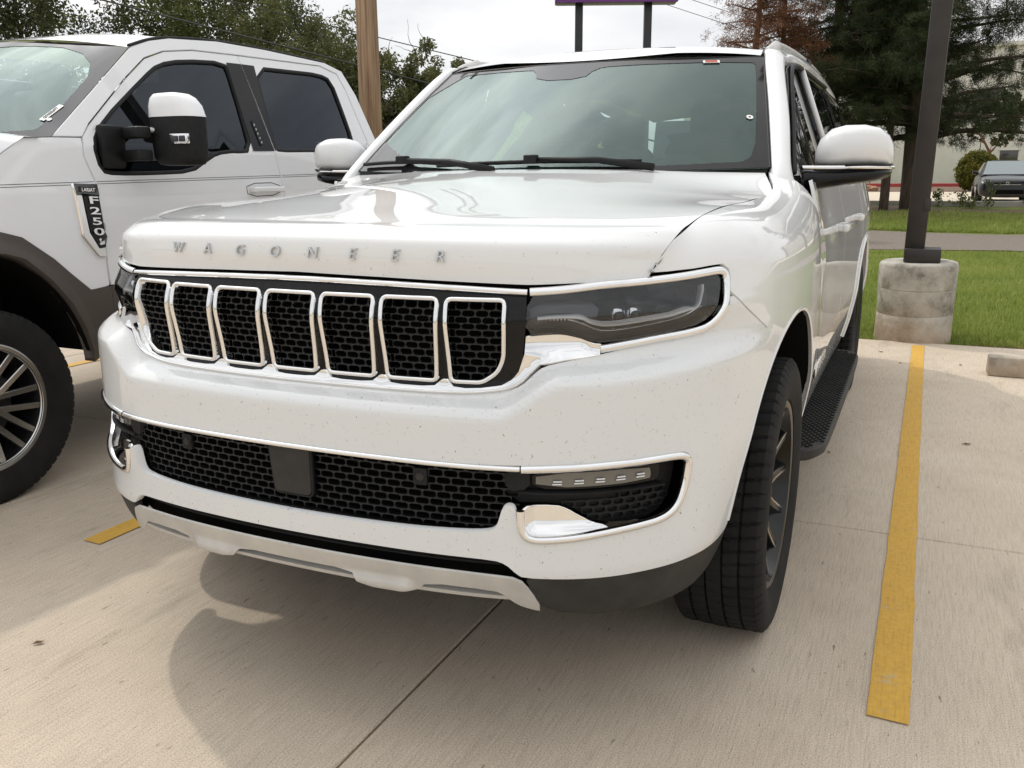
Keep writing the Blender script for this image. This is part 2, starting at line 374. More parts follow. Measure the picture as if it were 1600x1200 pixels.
def sym(P):           # half outline from the centre outwards -> closed symmetric outline
    P = np.asarray(P, float); Q = mir(P)[::-1]; return np.vstack([P, Q])
suv = empty('suv', (0, .93, 0)); SUVINV = Matrix.Translation((0, -.93, 0))
tag(suv, 'large white SUV with chrome seven-slot grille parked facing the camera', 'suv')
def adopt(o, par=suv):
    o.parent = par
    if par is suv: o.matrix_parent_inverse = SUVINV
    return o
_mk0 = mk
PARTS = []
def mk(name, V, F, mat, parent=None, smooth=True, normals=None, sharp=None):
    o = _mk0(name, V, F, mat, parent, smooth, normals, sharp)
    if parent is suv: o.matrix_parent_inverse = SUVINV
    return o
AY, AZ, AR_A, AR_B = .93, .395, .475, .535
def arch_pts(yc, a0, a1, n=26, ka=1., grow=0.):
    out = []
    for k in range(n):
        t = a0 + (a1 - a0) * k / (n - 1); c, s_ = math.cos(t), math.sin(t)
        y = yc + (AR_A * ka + grow) * math.copysign(abs(c) ** .95, c); z = AZ + (AR_B * ka + grow) * math.copysign(abs(s_) ** .95, s_)
        out.append((float(s_of_y(y)), z))
    return out
# ------------------------------------------------------------------ front bumper
HOLE_R = [(.26,.7015),(.41,.6995),(.565,.699),(.68,.704),(.79,.7065),(.90,.7075),(.945,.704),(.962,.685),(.958,.65),(.950,.615),(.930,.574),(.890,.552),(.827,.546),(.753,.539),(.683,.530),(.616,.525),(.580,.527),(.563,.543),(.557,.575),(.556,.606),(.540,.612),(.527,.604),(.521,.582),(.513,.558),(.493,.548),(.407,.543),(.256,.539)]
FRONT_IN = arch_pts(AY, PI * .985, PI * .60)
top_r = [(.0,.8335),(.15,.8330),(.25,.8335),(.37,.8345),(.455,.8365),(.50,.842),(.528,.8445),(.565,.858),(.594,.884),(.615,.899),(.66,.909),(.752,.9215),(.852,.935),(.962,.943),(1.032,.950),(1.08,.963),(1.108,.996),(1.128,1.03)]
cut_r = [(1.18,.994),(1.25,.955),(1.31,.922)]
arch_f = [p for p in arch_pts(AY, PI * .985, PI * .5, 40) if p[1] < .915]
bot_r = [(0,.488),(.2,.488),(.406,.487),(.506,.485),(.534,.477),(.557,.455),(.571,.446),(.657,.443),(.756,.442),(.864,.445),(.977,.446),(1.06,.445),(1.12,.450),(1.160,.464)]
half = bot_r + [p for p in arch_f if p[1] > .47] + cut_r[::-1] + top_r[::-1]
half = chaikin(half, 1, False)
bumper_outline = np.vstack([half, mir(half)[::-1][1:-1]])
hole = chaikin(sym([(0.0,.7025)] + HOLE_R + [(0,.5375)]), 2)
bumper = patch('front_bumper', skin, bumper_outline, [hole], .014, .007, 'white_front', suv, lip=.02, bstep=.009)
def honey(fn, poly, off, pu=.0345, pv=.0168, wall=.0027, depth=.016, keep_out=None):
    poly = np.asarray(poly, float); lo = poly.min(0); hi = poly.max(0); cells = []
    r = 0; v = lo[1] - pv
    while v < hi[1] + pv:
        u = lo[0] - pu * (1.5 if r % 2 else 1)
        while u < hi[0] + pu: cells.append((u + pu / 2, v + pv / 2)); u += pu
        v += pv; r += 1
    cells = np.array(cells); cells = cells[inside(cells, poly)]
    if keep_out is not None: cells = cells[~inside(cells, np.asarray(keep_out))]
    A, B_ = pu / 2, pv / 2; a, b = A - wall * .55, B_ - wall * .5; a1, b1 = a - .0046, b - .0036
    inn = [(a, -b1), (a, b1), (a1, b), (-a1, b), (-a, b1), (-a, -b1), (-a1, -b), (a1, -b)]
    out = [(A, -b1), (A, b1), (a1, B_), (-a1, B_), (-A, b1), (-A, -b1), (-a1, -B_), (a1, -B_)]
    cor = [(A, B_), (-A, B_), (-A, -B_), (A, -B_)]
    tpl = np.array(inn + out + cor + inn); n = len(tpl)
    pts = (cells[:, None] + tpl[None]).reshape(-1, 2); X = fn(pts[:, 0], pts[:, 1]); N = normals_of(fn, pts[:, 0], pts[:, 1])
    dep = np.tile(np.r_[np.full(8, off + .0008), np.full(12, off), np.full(8, off - depth)], len(cells))[:, None]
    X = X + N * dep; F0 = []
    for k in range(8):
        j = (k + 1) % 8
        if k % 2 == 0: F0.append((k, 8 + k, 8 + j, j))
        else: F0.append((k, 8 + k, 16 + k // 2, 8 + j, j))
        F0.append((k, j, 20 + j, 20 + k))
    F = [tuple(i + c * n for i in f) for c in range(len(cells)) for f in F0]
    return X, F
def rounded(poly, r=.014):
    P = np.asarray(poly, float); out = []
    n = len(P)
    for i in range(n):
        a, b, c = P[i - 1], P[i], P[(i + 1) % n]; u = (a - b) / np.linalg.norm(a - b); v = (c - b) / np.linalg.norm(c - b)
        if u @ v < -.985: out.append(b); continue
        d = min(r, .45 * np.linalg.norm(a - b), .45 * np.linalg.norm(c - b))
        p0, p1 = b + u * d, b + v * d
        for t in (0, .25, .5, .75, 1): out.append((1 - t) ** 2 * p0 + 2 * t * (1 - t) * b + t * t * p1)
    return np.array(out)
RADAR = [(-.058,.692),(.056,.692),(.056,.575),(-.044,.575)]
intake_poly = sym([(0,.705),(.545,.70),(.56,.60),(.545,.535),(0,.520)])
V, F = honey(skin, intake_poly, -.030, keep_out=RADAR); lower_grille = mk('lower_grille', V, F, 'mesh_black', suv, sharp=25)
patch('grille_backing', skin, sym([(0,.708),(.56,.70),(.57,.535),(0,.51)]), (), .06, .05, 'void', lower_grille, lip=0, off=-.075)
rp = patch('radar_cover', skin, rounded(RADAR, .012), (), .03, .03, 'grey_plastic', suv, lip=.02, off=-.016)
P_, N_ = path_on(skin, rounded([(-.061,.696),(.059,.696),(.059,.571),(-.047,.571)], .014), .01, True, 0)
adopt(mk('radar_frame', *sweep(P_ - N_ * .024, N_, halfround(.007, .006), True), 'black', rp), rp)
for s0, z0 in ((.335, .652), (-.335, .652)):
    c0 = skin(np.array([s0]), np.array([z0]))[0]; n0 = normals_of(skin, np.array([s0]), np.array([z0]))[0]
    m4 = frame(c0 - n0 * .030, Vector((n0[1], -n0[0], 0)) * -1, (0, 0, 1))
    sens = mk('parking_sensor', *xf(rbox((.034, .040, .014), (0, 0, 0), .004), m4), 'black', suv, sharp=40)
    V, F = lathe([(0, .0), (.0095, 0.0), (.0105, -.004), (.0125, -.004), (.0135, .0), (.0135, -.006)], 24)
    adopt(mk('sensor_disc', *xf((V, F), m4 @ Matrix.Translation((0, 0, .0085)) @ Matrix.Rotation(-PI / 2, 4, 'Y')), 'grey_plastic', sens), sens)
# dark slot under the bumper bar
slot_fn = lambda s, z: skin(s, z)
for i in range(4):
    z = .463 + i * .0075
    P_, N_ = path_on(skin, [(-.56, z), (-.3, z), (0, z), (.3, z), (.56, z)], .03)
    mk('slot_louver', *sweep(P_ - N_ * .035, N_, [(.002, -.02), (.002, .008 - .003 * i), (-.002, .008 - .003 * i), (-.002, -.02)]), 'black', suv)
patch('slot_backing', skin, sym([(0,.51),(.60,.505),(.76,.47),(.76,.40),(.60,.375),(0,.375)]), (), .06, .05, 'void', suv, lip=0, off=-.05)
# silver skid plate
def skid_fn(s, z):
    p = skin(s, z); a = np.abs(s)
    b = sm(.13, .16, a) * (1 - sm(.30, .33, a))
    p = p.copy(); p[..., 1] -= (.014 * b) * sm(.42, .39, z) ; return p
sk_half = [(0,.454),(.2,.4535),(.405,.4525),(.505,.449),(.562,.444),(.588,.41),(.613,.357),(.590,.362),(.555,.376),(.530,.400),(.505,.412),(.350,.415),(.325,.385),(.185,.385),(.160,.416),(0,.416)]
skid_holes = [[(-.13,.386),(.13,.386),(.13,.370),(-.13,.370)], [(.335,.386),(.515,.386),(.525,.371),(.335,.370)], [(-.335,.386),(-.515,.386),(-.525,.371),(-.335,.370)]]
skid = patch('skid_plate', skid_fn, chaikin(sym(sk_half), 1), (), .02, .012, 'silver_paint', suv, lip=.008, off=.004, bstep=.008)
patch('skid_backing', skin, sym([(0,.40),(.56,.40),(.56,.36),(0,.36)]), (), .06, .05, 'void', skid, lip=0, off=-.03)
P_, N_ = path_on(skin, [(-.57,.392),(-.3,.394),(0,.395),(.3,.394),(.57,.392)], .02)
adopt(mk('skid_lip', *sweep(P_ - N_ * .004, N_, [(.005, -.02), (.005, .006), (-.005, .006), (-.005, -.02)]), 'silver_paint', skid, sharp=40), skid)
for k in (1, -1):
    val = [(.5735,.4435),(.657,.4405),(.756,.4395),(.864,.4425),(.977,.4435),(1.06,.4425),(1.12,.4475),(1.162,.4615),(1.168,.43),(1.15,.38),(1.10,.335),(1.0,.312),(.85,.315),(.745,.328),(.619,.352),(.592,.408)]
    patch('bumper_valance', skin, chaikin(sgn(val, k), 1), (), .025, .02, 'grey_plastic', suv, lip=.02, off=-.003)
# lower chrome band and fog lamp bezels
P_, N_ = path_on(skin, [(-.565,.692),(-.41,.6935),(-.26,.6955),(0,.6965),(.26,.6955),(.41,.6935),(.565,.692)], .012, False, 1)
mk('chrome_band', *sweep(P_, N_, halfround(.0125, .007)), 'chrome', suv, sharp=50)
for k in (1, -1):
    cp = [(.568,.691),(.68,.6955),(.79,.698),(.89,.699),(.932,.697),(.9505,.686),(.951,.665),(.944,.625),(.925,.583),(.888,.561),(.827,.5545),(.753,.5475),(.683,.5385),(.62,.5335),(.588,.535),(.572,.546),(.566,.57),(.566,.60)]
    P_, N_ = path_on(skin, sgn(cp, k), .01, False, 2)
    bez = mk('fog_bezel', *sweep(P_, N_, halfround(.0175, .0085)), 'chrome', suv, sharp=50)
    def facet_fn(s, z, k=k):
        p = skin(s, z); n = normals_of(skin, s, z); a = np.abs(s)
        d = -.018 * sm(.562, .60, a) * sm(.538, .575, z); return p + n * (d[:, None] + .001)
    fc = [(.562,.606),(.642,.607),(.667,.598),(.692,.582),(.722,.567),(.752,.560),(.76,.549),(.683,.537),(.62,.532),(.585,.533),(.569,.546)]
    adopt(patch('bezel_facet', facet_fn, chaikin(sgn(fc, k), 1), (), .015, .01, 'chrome', bez, lip=.01), bez)
    # inner black panel, led strip, sensor
    fp = [(.52,.70),(.70,.705),(.90,.705),(.945,.695),(.948,.64),(.92,.57),(.85,.548),(.74,.555),(.70,.582),(.65,.604),(.53,.604)]
    pan = patch('fog_panel', skin, chaikin(sgn(fp, k), 1), (), .04, .03, 'black', suv, lip=.0, off=-.042)
    low = [(.64,.612),(.905,.622),(.912,.60),(.89,.578),(.84,.568),(.74,.563),(.69,.588)]
    V, F = honey(skin, sgn(low, k), -.034, .03, .0155, .0042, .006); adopt(mk('fog_mesh', V, F, 'black', pan, sharp=30), pan)
    shelf = [(.56,.634),(.70,.631),(.90,.631)]
    P_, N_ = path_on(skin, sgn(shelf, k), .02); adopt(mk('fog_shelf', *sweep(P_ - N_ * .03, N_, halfround(.008, .016)), 'black', pan, sharp=50), pan)
    fl = patch('fog_lamp', skin, chaikin(sgn([(.588,.679),(.70,.681),(.886,.680),(.890,.668),(.888,.648),(.874,.640),(.70,.639),(.592,.640)], k), 1), (), .03, .02, 'black_gloss', suv, lip=.02, off=-.026)
    adopt(patch('lens', skin, chaikin(sgn([(.598,.676),(.86,.677),(.866,.66),(.862,.646),(.598,.644)], k), 1), (), .03, .02, plain('fog_lens', (.13, .125, .11), .15, coat=1.), fl, lip=.01, off=-.023), fl)
    for q in range(5):
        s0 = .645 + q * .048; z0 = .655 + q * .0012
        c0 = skin(np.array([k * s0]), np.array([z0]))[0]; n0 = normals_of(skin, np.array([k * s0]), np.array([z0]))[0]
        m4 = frame(c0 - n0 * .0195, Vector((-n0[1], n0[0], 0)), (0, 0, 1))
        adopt(mk('led_chip', *xf(join([rbox((.019, .0035, .004), (0, .0035, 0), .001), rbox((.021, .003, .004), (-.001, -.0025, 0), .001)]), m4), 'led', fl, sharp=40), fl)
    adopt(patch('led_strip_end', skin, chaikin(sgn([(.528,.682),(.585,.682),(.585,.640),(.535,.634)], k), 1), (), .03, .02, 'black', fl, lip=.02, off=-.022), fl)
# ------------------------------------------------------------------ upper grille
PITCH = .1535
def slot_outline(k):
    c = k * PITCH; w = .0675
    if abs(k) == 3: c = 3 * PITCH
    if abs(k) < 3:
        return [(c - w, 1.036), (c + w, 1.036), (c + w - .001, .985), (c + w - .007, .860), (c - w + .007, .860), (c - w + .001, .985)]
    o_ = [(c - w, 1.036), (c + w, 1.036), (c + w - .001, .985), (c + w - .004, .915), (c + w - .018, .885), (c + w - .055, .8605), (c - w + .007, .860), (c - w + .001, .985)]
    return o_ if k > 0 else [(-p[0], p[1]) for p in o_]
slots = [rounded(slot_outline(k)) for k in range(-3, 4)]
panel_half = [(0,1.062),(.2,1.060),(.4,1.056),(.575,1.050),(.575,.985),(.565,.90),(.548,.872),(.520,.853),(.47,.845),(.2,.841),(0,.840)]
grille = patch('grille', skin, sym(panel_half), slots, .03, .02, 'black_gloss', suv, lip=.02, off=-.008, bstep=.012)
for i, sl_ in enumerate(slots):
    P_, N_ = path_on(skin, sl_, .008, True, 0)
    ring = adopt(mk('slot_ring', *sweep(P_, N_, [(.006, -.016), (.0062, .006), (.0045, .0105), (.001, .012), (-.0025, .0105), (-.0045, .006), (-.0048, -.016)], True), 'chrome', grille, sharp=50), grille)
    V, F = honey(skin, sl_ * 1.0, -.014, .0315, .0158, .0026, .014)
    adopt(mk('slot_mesh', V, F, 'mesh_black', grille, sharp=25), grille)
patch('grille_void', skin, sym([(0,1.058),(.56,1.046),(.55,.88),(.50,.85),(0,.845)]), (), .06, .04, 'void', grille, lip=0, off=-.055)
# scalloped chrome sill below the slots
sill = [(0, .8345)]
lowl = [(0,.8345),(.25,.8348),(.37,.8355),(.455,.838),(.50,.8435),(.528,.847),(.562,.861),(.588,.886),(.606,.902)]
upl = [(.606,.918),(.572,.925),(.566,.91),(.557,.885),(.542,.868),(.518,.855),(.47,.8475)]
for k in (2, 1, 0):
    c = (k + .5) * PITCH
    upl += [(c + .05, .8455), (c + .022, .848), (c + .006, .8625), (c - .006, .8625), (c - .022, .848), (c - .05, .8455)]
upl += [(0, .8452)]
patch('grille_sill', skin, sym(lowl + upl), (), .03, .01, 'chrome', suv, lip=.02, off=.004, bstep=.006)
P_, N_ = path_on(skin, np.vstack([mir(lowl)[::-1], np.array(lowl)[1:]]), .012, False, 1)
mk('sill_edge', *sweep(P_ + N_ * .003, N_, halfround(.006, .004)), 'chrome', suv, sharp=50)
# top chrome strip
P_, N_ = path_on(skin, [(-.577,1.052),(-.39,1.059),(-.23,1.063),(0,1.066),(.23,1.063),(.39,1.059),(.577,1.052)], .012, False, 1)
mk('top_chrome_strip', *sweep(P_, N_, halfround(.0135, .0075)), 'chrome', suv, sharp=50)
patch('hood_gap_seal', skin, sym([(0,1.11),(.60,1.10),(.90,1.10),(.90,1.05),(.58,1.04),(0,1.05)]), (), .05, .03, 'void', suv, lip=0, off=-.028)
# ------------------------------------------------------------------ headlamps
for k in (1, -1):
    li = [(.578,1.046),(.63,1.049),(.757,1.058),(.88,1.061),(.976,1.065),(1.075,1.070),(1.108,1.070),(1.098,1.035),(1.073,.995),(1.037,.968),(.962,.958),(.851,.950),(.784,.946),(.736,.945),(.697,.957),(.659,.965),(.629,.965),(.574,.961)]
    lens_poly = chaikin(sgn(li, k), 1)
    lamp = patch('headlamp', skin, lens_poly, (), .04, .03, 'black_gloss', suv, lip=0, off=-.075)
    def wall_fn(s, z): return skin(s, z)
    lp = resample(lens_poly, .02); X = skin(lp[:, 0], lp[:, 1]); N0 = normals_of(skin, lp[:, 0], lp[:, 1])
    V = list(X - N0 * .004) + list(X - N0 * .076); n_ = len(lp)
    adopt(mk('lamp_wall', V, [(i, (i + 1) % n_, n_ + (i + 1) % n_, n_ + i) for i in range(n_)], 'black_gloss', lamp), lamp)
    adopt(patch('lens', skin, lens_poly, (), .03, .02, 'glass_lamp', lamp, lip=.01, off=-.002), lamp)
    drl = [(.60,.998),(.640,.999),(.675,.999),(.705,.992),(.735,.978),(.770,.972),(.85,.976),(.93,.982),(.985,.990),(1.022,1.003),(1.046,1.020),(1.060,1.040),(1.066,1.056)]
    P_, N_ = path_on(skin, sgn(drl, k), .012); adopt(mk('light_guide', *sweep(P_ - N_ * .026, N_, halfround(.008, .008)), 'led', lamp, sharp=50), lamp)
    P_, N_ = path_on(skin, sgn([(a_, b_ - .010) for a_, b_ in drl[2:-2]], k), .012); adopt(mk('guide_edge', *sweep(P_ - N_ * .022, N_, halfround(.004, .004)), 'lamp_silver', lamp, sharp=50), lamp)
    low = [(.58,.992),(.675,.994),(.705,.987),(.735,.973),(.770,.967),(.85,.971),(.962,.978),(1.02,.993),(1.05,1.018),(1.066,1.05),(1.10,1.05),(1.07,.99),(1.03,.965),(.96,.956),(.85,.948),(.75,.943),(.70,.955),(.66,.963),(.58,.960)]
    adopt(patch('lamp_shelf', skin, chaikin(sgn(low, k), 1), (), .03, .02, 'lamp_grey', lamp, lip=.02, off=-.036), lamp)
    adopt(patch('inner_panel', skin, chaikin(sgn([(.582,1.04),(.73,1.052),(.77,1.02),(.70,1.0),(.60,1.002),(.582,1.0)], k), 1), (), .03, .02, 'lamp_grey', lamp, lip=.02, off=-.045), lamp)
    for q in range(9):
        s0 = k * (.612 + q * .009); c0 = skin(np.array([s0]), np.array([1.006]))[0]; n0 = normals_of(skin, np.array([s0]), np.array([1.006]))[0]
        adopt(mk('light_fin', *xf(rbox((.003, .008, .006), (0, 0, 0), .001), frame(c0 - n0 * .036, Vector((-n0[1], n0[0], 0)), (0.2 * k, 0, 1))), 'lamp_silver', lamp, sharp=40), lamp)
    for s0, w_ in ((.815, .036), (.865, .036), (.95, .05)):
        c0 = skin(np.array([k * s0]), np.array([1.018]))[0]; n0 = normals_of(skin, np.array([k * s0]), np.array([1.018]))[0]
        m4 = frame(c0 - n0 * .062, Vector((-n0[1], n0[0], 0)), (0, 0, 1))
        adopt(mk('projector', *xf(join([rbox((w_, .052, .03), (0, 0, 0), .012, seg=3)]), m4), 'lamp_silver' if s0 < .95 else 'black_gloss', lamp, sharp=60), lamp)
        adopt(mk('projector_lens', *xf(rbox((w_ * .72, .026, .02), (0, .002, .012), .009, seg=3), m4), 'black_gloss', lamp, sharp=60), lamp)
    # chrome surround
    cp = [(.583,1.0525),(.66,1.0565),(.76,1.0655),(.88,1.0685),(.98,1.0725),(1.08,1.0795),(1.108,1.0805),(1.122,1.0735),(1.1235,1.055),(1.113,1.018),(1.090,.980),(1.055,.9585),(1.0,.951),(.92,.9465),(.85,.9415),(.75,.932)]
    P_, N_ = path_on(skin, sgn(cp, k), .012)
    sur = adopt(mk('lamp_surround', *sweep(P_, N_, halfround(.0185, .008)), 'chrome', suv, sharp=50))
    def fct(s, z):
        p = skin(s, z); n = normals_of(skin, s, z); return p + n * (.003 - .012 * sm(.912, .955, z) * (1 - sm(.70, .74, np.abs(s))))[:, None]
    fc = [(.6085,.902),(.66,.911),(.748,.9195),(.752,.9425),(.735,.944),(.697,.955),(.659,.963),(.629,.963),(.575,.958),(.571,.925),(.60,.905)]
    adopt(patch('surround_facet', fct, sgn(fc, k), (), .015, .008, 'chrome', sur, lip=.012), sur)
# ------------------------------------------------------------------ hood
EDGE = np.array([(.757,.263,1.073),(.770,.288,1.108),(.785,.315,1.139),(.793,.36,1.160),(.80,.445,1.180),(.815,.67,1.207),(.83,1.06,1.217),(.845,1.335,1.240),(.795,1.500,1.292)])
CENY = [.056,.050,.060,.085,.18,.45,.85,1.15,1.29]; CENZ = [1.0795,1.118,1.156,1.172,1.187,1.216,1.262,1.294,1.308]
BL = [0,0,0,.1,.3,.6,.9,1,1.]
AK = np.array([0,.04,.08,.11,.20,.42,.70,.90,1.0])
def hood(a, t):
    a = np.asarray(a, float); t = np.asarray(t, float); sg = np.where(t < 0, -1., 1.); q = np.abs(t)
    zed = np.interp(q * .885, [0,.23,.39,.58,.69,.885], [1.0795,1.0755,1.0715,1.0665,1.0695,1.073])
    base = skin(q * .885, np.full_like(q, 1.08)); b0 = skin(np.zeros(1), np.array([1.08]))[0]; b1 = skin(np.array([.885]), np.array([1.08]))[0]
    ps = (base[..., 1] - b0[1]) / (b1[1] - b0[1]); xs = base[..., 0] / b1[0]
    rows = []
    for k in range(len(AK)):
        E = EDGE[k]; bl = BL[k]
        x = E[0] * (xs * (1 - bl) + q * bl); y = CENY[k] + (E[1] - CENY[k]) * (ps * (1 - bl) + q ** 2.0 * bl)
        z = CENZ[k] + (E[2] - CENZ[k]) * q ** 2.4
        if k == 0: z = zed
        if k >= 4:
            d = .004 * min(1, (k - 3) / 3.); z = z + d * (1 - sm(.48, .76, q)) * (1 - sm(.98, 1, q)) - d
            z = z + d * q ** 6
        rows.append(np.stack([x, y, z], -1))
    R_ = np.array(rows); m = np.gradient(R_, AK, axis=0)
    i = np.clip(np.searchsorted(AK, a) - 1, 0, len(AK) - 2); hh = (AK[i + 1] - AK[i]); tt = ((a - AK[i]) / hh)[..., None]; hh = hh[..., None]
    j = np.arange(len(a))
    P = (2*tt**3-3*tt**2+1)*R_[i, j] + (tt**3-2*tt**2+tt)*hh*m[i, j] + (3*tt**2-2*tt**3)*R_[i+1, j] + (tt**3-tt**2)*hh*m[i+1, j]
    P[..., 0] *= sg; return P
na, ntt = 90, 121
aa = np.concatenate([np.linspace(0, .2, 36), np.linspace(.2, 1, 55)[1:]]); tt_ = np.linspace(-1, 1, ntt)
Ag, Tg = np.meshgrid(aa, tt_, indexing='ij'); Xh = hood(Ag.ravel(), Tg.ravel())
Fh = [(a, b, c, d) for a, b, c, d in grid_faces(len(aa), ntt)]
# flange round the rim
Vh = list(Xh); rim = [c for c in range(ntt)] + [r * ntt + ntt - 1 for r in range(1, len(aa))] + [(len(aa) - 1) * ntt + c for c in range(ntt - 2, -1, -1)] + [r * ntt for r in range(len(aa) - 2, 0, -1)]
cen = np.array([0, .7, 1.05]); b0 = len(Vh)
for i in rim:
    p = Xh[i]; d = cen - p; d[2] = -.10; d /= np.linalg.norm(d); Vh.append(p + d * .018)
m_ = len(rim); Fh += [(rim[i], b0 + i, b0 + (i + 1) % m_, rim[(i + 1) % m_]) for i in range(m_)]
hood_o = mk('hood', Vh, Fh, 'white_hood', suv, sharp=55)
# letters across the nose of the hood
for i, ch in enumerate('WAGONEER'):
    xx = -.3605 + i * .103; t0 = np.array([xx / .79]);
    for _ in range(12):
        px_ = hood(np.array([.045]), t0)[0][0]; t0 = t0 + (xx - px_) / .8
    p0 = hood(np.array([.045]), t0)[0]; pu = hood(np.array([.06]), t0)[0] - hood(np.array([.03]), t0)[0]; pt = hood(np.array([.045]), t0 + .01)[0] - p0
    m4 = frame(p0, pt, pu); nrm = m4.to_3x3() @ Vector((0, 0, 1)); m4.translation = Vector(p0) + nrm * .003
    VF = text_mesh(ch, .037, .0040, 0, .22, 0)
    VF = ([(v[0] * 1.0, v[1] * .96, v[2]) for v in VF[0]], VF[1])
    adopt(mk('letter', *xf(VF, m4), 'badge_metal', hood_o, smooth=False), hood_o)
# ------------------------------------------------------------------ fenders
QS = np.array([.885,.905,.95,1.05,1.30,1.75,2.04,2.15,2.25])
QP = np.array([(.757,.263,1.073),(.770,.288,1.108),(.785,.315,1.139),(.80,.445,1.180),(.815,.67,1.207),(.83,1.06,1.217),(.845,1.335,1.240),(.832,1.430,1.262),(.800,1.520,1.296)])
QP = QP + np.array([.004, 0, -.001]); Qf0 = crom(QS, QP); Qs1 = smoothed(Qf0, QS[0], QS[-1], 160, .07); Z0 = 1.088
def Qf(a):
    w = sm(1.05, 1.25, a)[..., None]; return Qf0(a) * (1 - w) + Qs1(a) * w
def fender(s, w):
    s = np.asarray(s, float); w = np.asarray(w, float); a = np.abs(s); sg = np.where(s < 0, -1., 1.)
    lo = skin(a, np.minimum(w, Z0)); e = .004
    P0 = skin(a, np.full_like(a, Z0)); T0 = (P0 - skin(a, np.full_like(a, Z0 - e))) / e
    P1 = Qf(a); D = np.linalg.norm(P1 - P0, axis=-1, keepdims=True)
    T0 = T0 / np.linalg.norm(T0, axis=-1, keepdims=True) * D
    f_ = sm(.93, 1.15, a)[..., None]
    T1 = np.stack([-np.ones_like(a), np.zeros_like(a), np.full_like(a, .12)], -1) * f_ + (P1 - P0) / np.maximum(D, 1e-6) * (1 - f_); T1 = T1 * D
    t = np.clip((w - Z0) / .15, 0, 1)[..., None]
    gT = (1 + .30 * sm(1.3, 2.2, a))[..., None]; T0 = T0 * gT; T1 = T1 * gT
    hi = (2*t**3-3*t**2+1)*P0 + (t**3-2*t**2+t)*T0*1.0 + (3*t**2-2*t**3)*P1 + (t**3-t**2)*T1
    P = np.where((w > Z0)[..., None], hi, lo).copy(); P[..., 0] *= sg; return P
W1 = Z0 + .15; S_DOOR = float(s_of_y(1.545))
for k in (1, -1):
    archtop = [p for p in arch_pts(AY, PI * .76, 0.02, 44) if True]
    archtop = [p for p in archtop if not (p[0] < 1.7 and p[1] < .926 and p[0] < 1.318)]
    ol = [(.888, 1.086), (.95, 1.0865), (1.02, 1.089), (1.08, 1.0935), (1.118, 1.0945), (1.138, 1.082), (1.140, 1.062), (1.132, 1.034), (1.183, .997), (1.253, .958), (1.313, .925)] + archtop[1:] + [(float(s_of_y(1.41)), .36), (S_DOOR - .004, .36), (S_DOOR - .004, W1), (2.04, W1), (1.75, W1), (1.3, W1), (1.05, W1), (.95, W1), (.905, W1), (.892, W1)]
    fen = patch('fender', fender, sgn(ol, k), (), .03, .013, 'white', suv, lip=.012, bstep=.012)
    # arch lip and red side marker
    al = arch_pts(AY, PI * .955, .05, 60)
    P_, N_ = path_on(skin, sgn(al, k), .015, False, 0)
    adopt(mk('arch_lip', *sweep(P_, N_, [(-.004, -.018), (-.004, .001), (-.002, .003), (.003, .003), (.008, .0), (.004, -.006), (.0, -.018)] if k > 0 else [(.004, -.018), (.004, .001), (.002, .003), (-.003, .003), (-.008, .0), (-.004, -.006), (.0, -.018)]), 'white', fen, sharp=35), fen)
    rm = [p for p in al if .50 < p[1] < .72 and p[0] < 1.5]
    P_, N_ = path_on(skin, sgn([(a + .002, b - .001) for a, b in rm], k), .015, False, 0)
    mk('side_marker', *sweep(P_ + N_ * .001, N_, halfround(.003, .002, -.002)), 'red', suv, sharp=50)
    # wheel well liner
    for yc in (AY, 4.05):
        rows = []
        for x_ in (.94, .90, .55):
            row = []
            for t in np.linspace(.02, PI - .10, 30):
                yy, zz = yc + (AR_A + .004) * math.cos(t), AZ + (AR_B + .004) * math.sin(t)
                xo = float(skin(np.array([s_of_y(yy)]), np.array([zz]))[0][0]) - .010
                row.append((k * (xo if x_ > .93 else min(x_, xo - .02)), yy, zz))
            rows.append(row)
        mk('wheel_liner', *loft(rows), 'void', suv)
        mk('liner_wall', [(k * .55, yc + .55 * math.cos(t), AZ + .56 * math.sin(t)) for t in np.linspace(0, PI, 24)], [tuple(range(24))], 'void', suv)
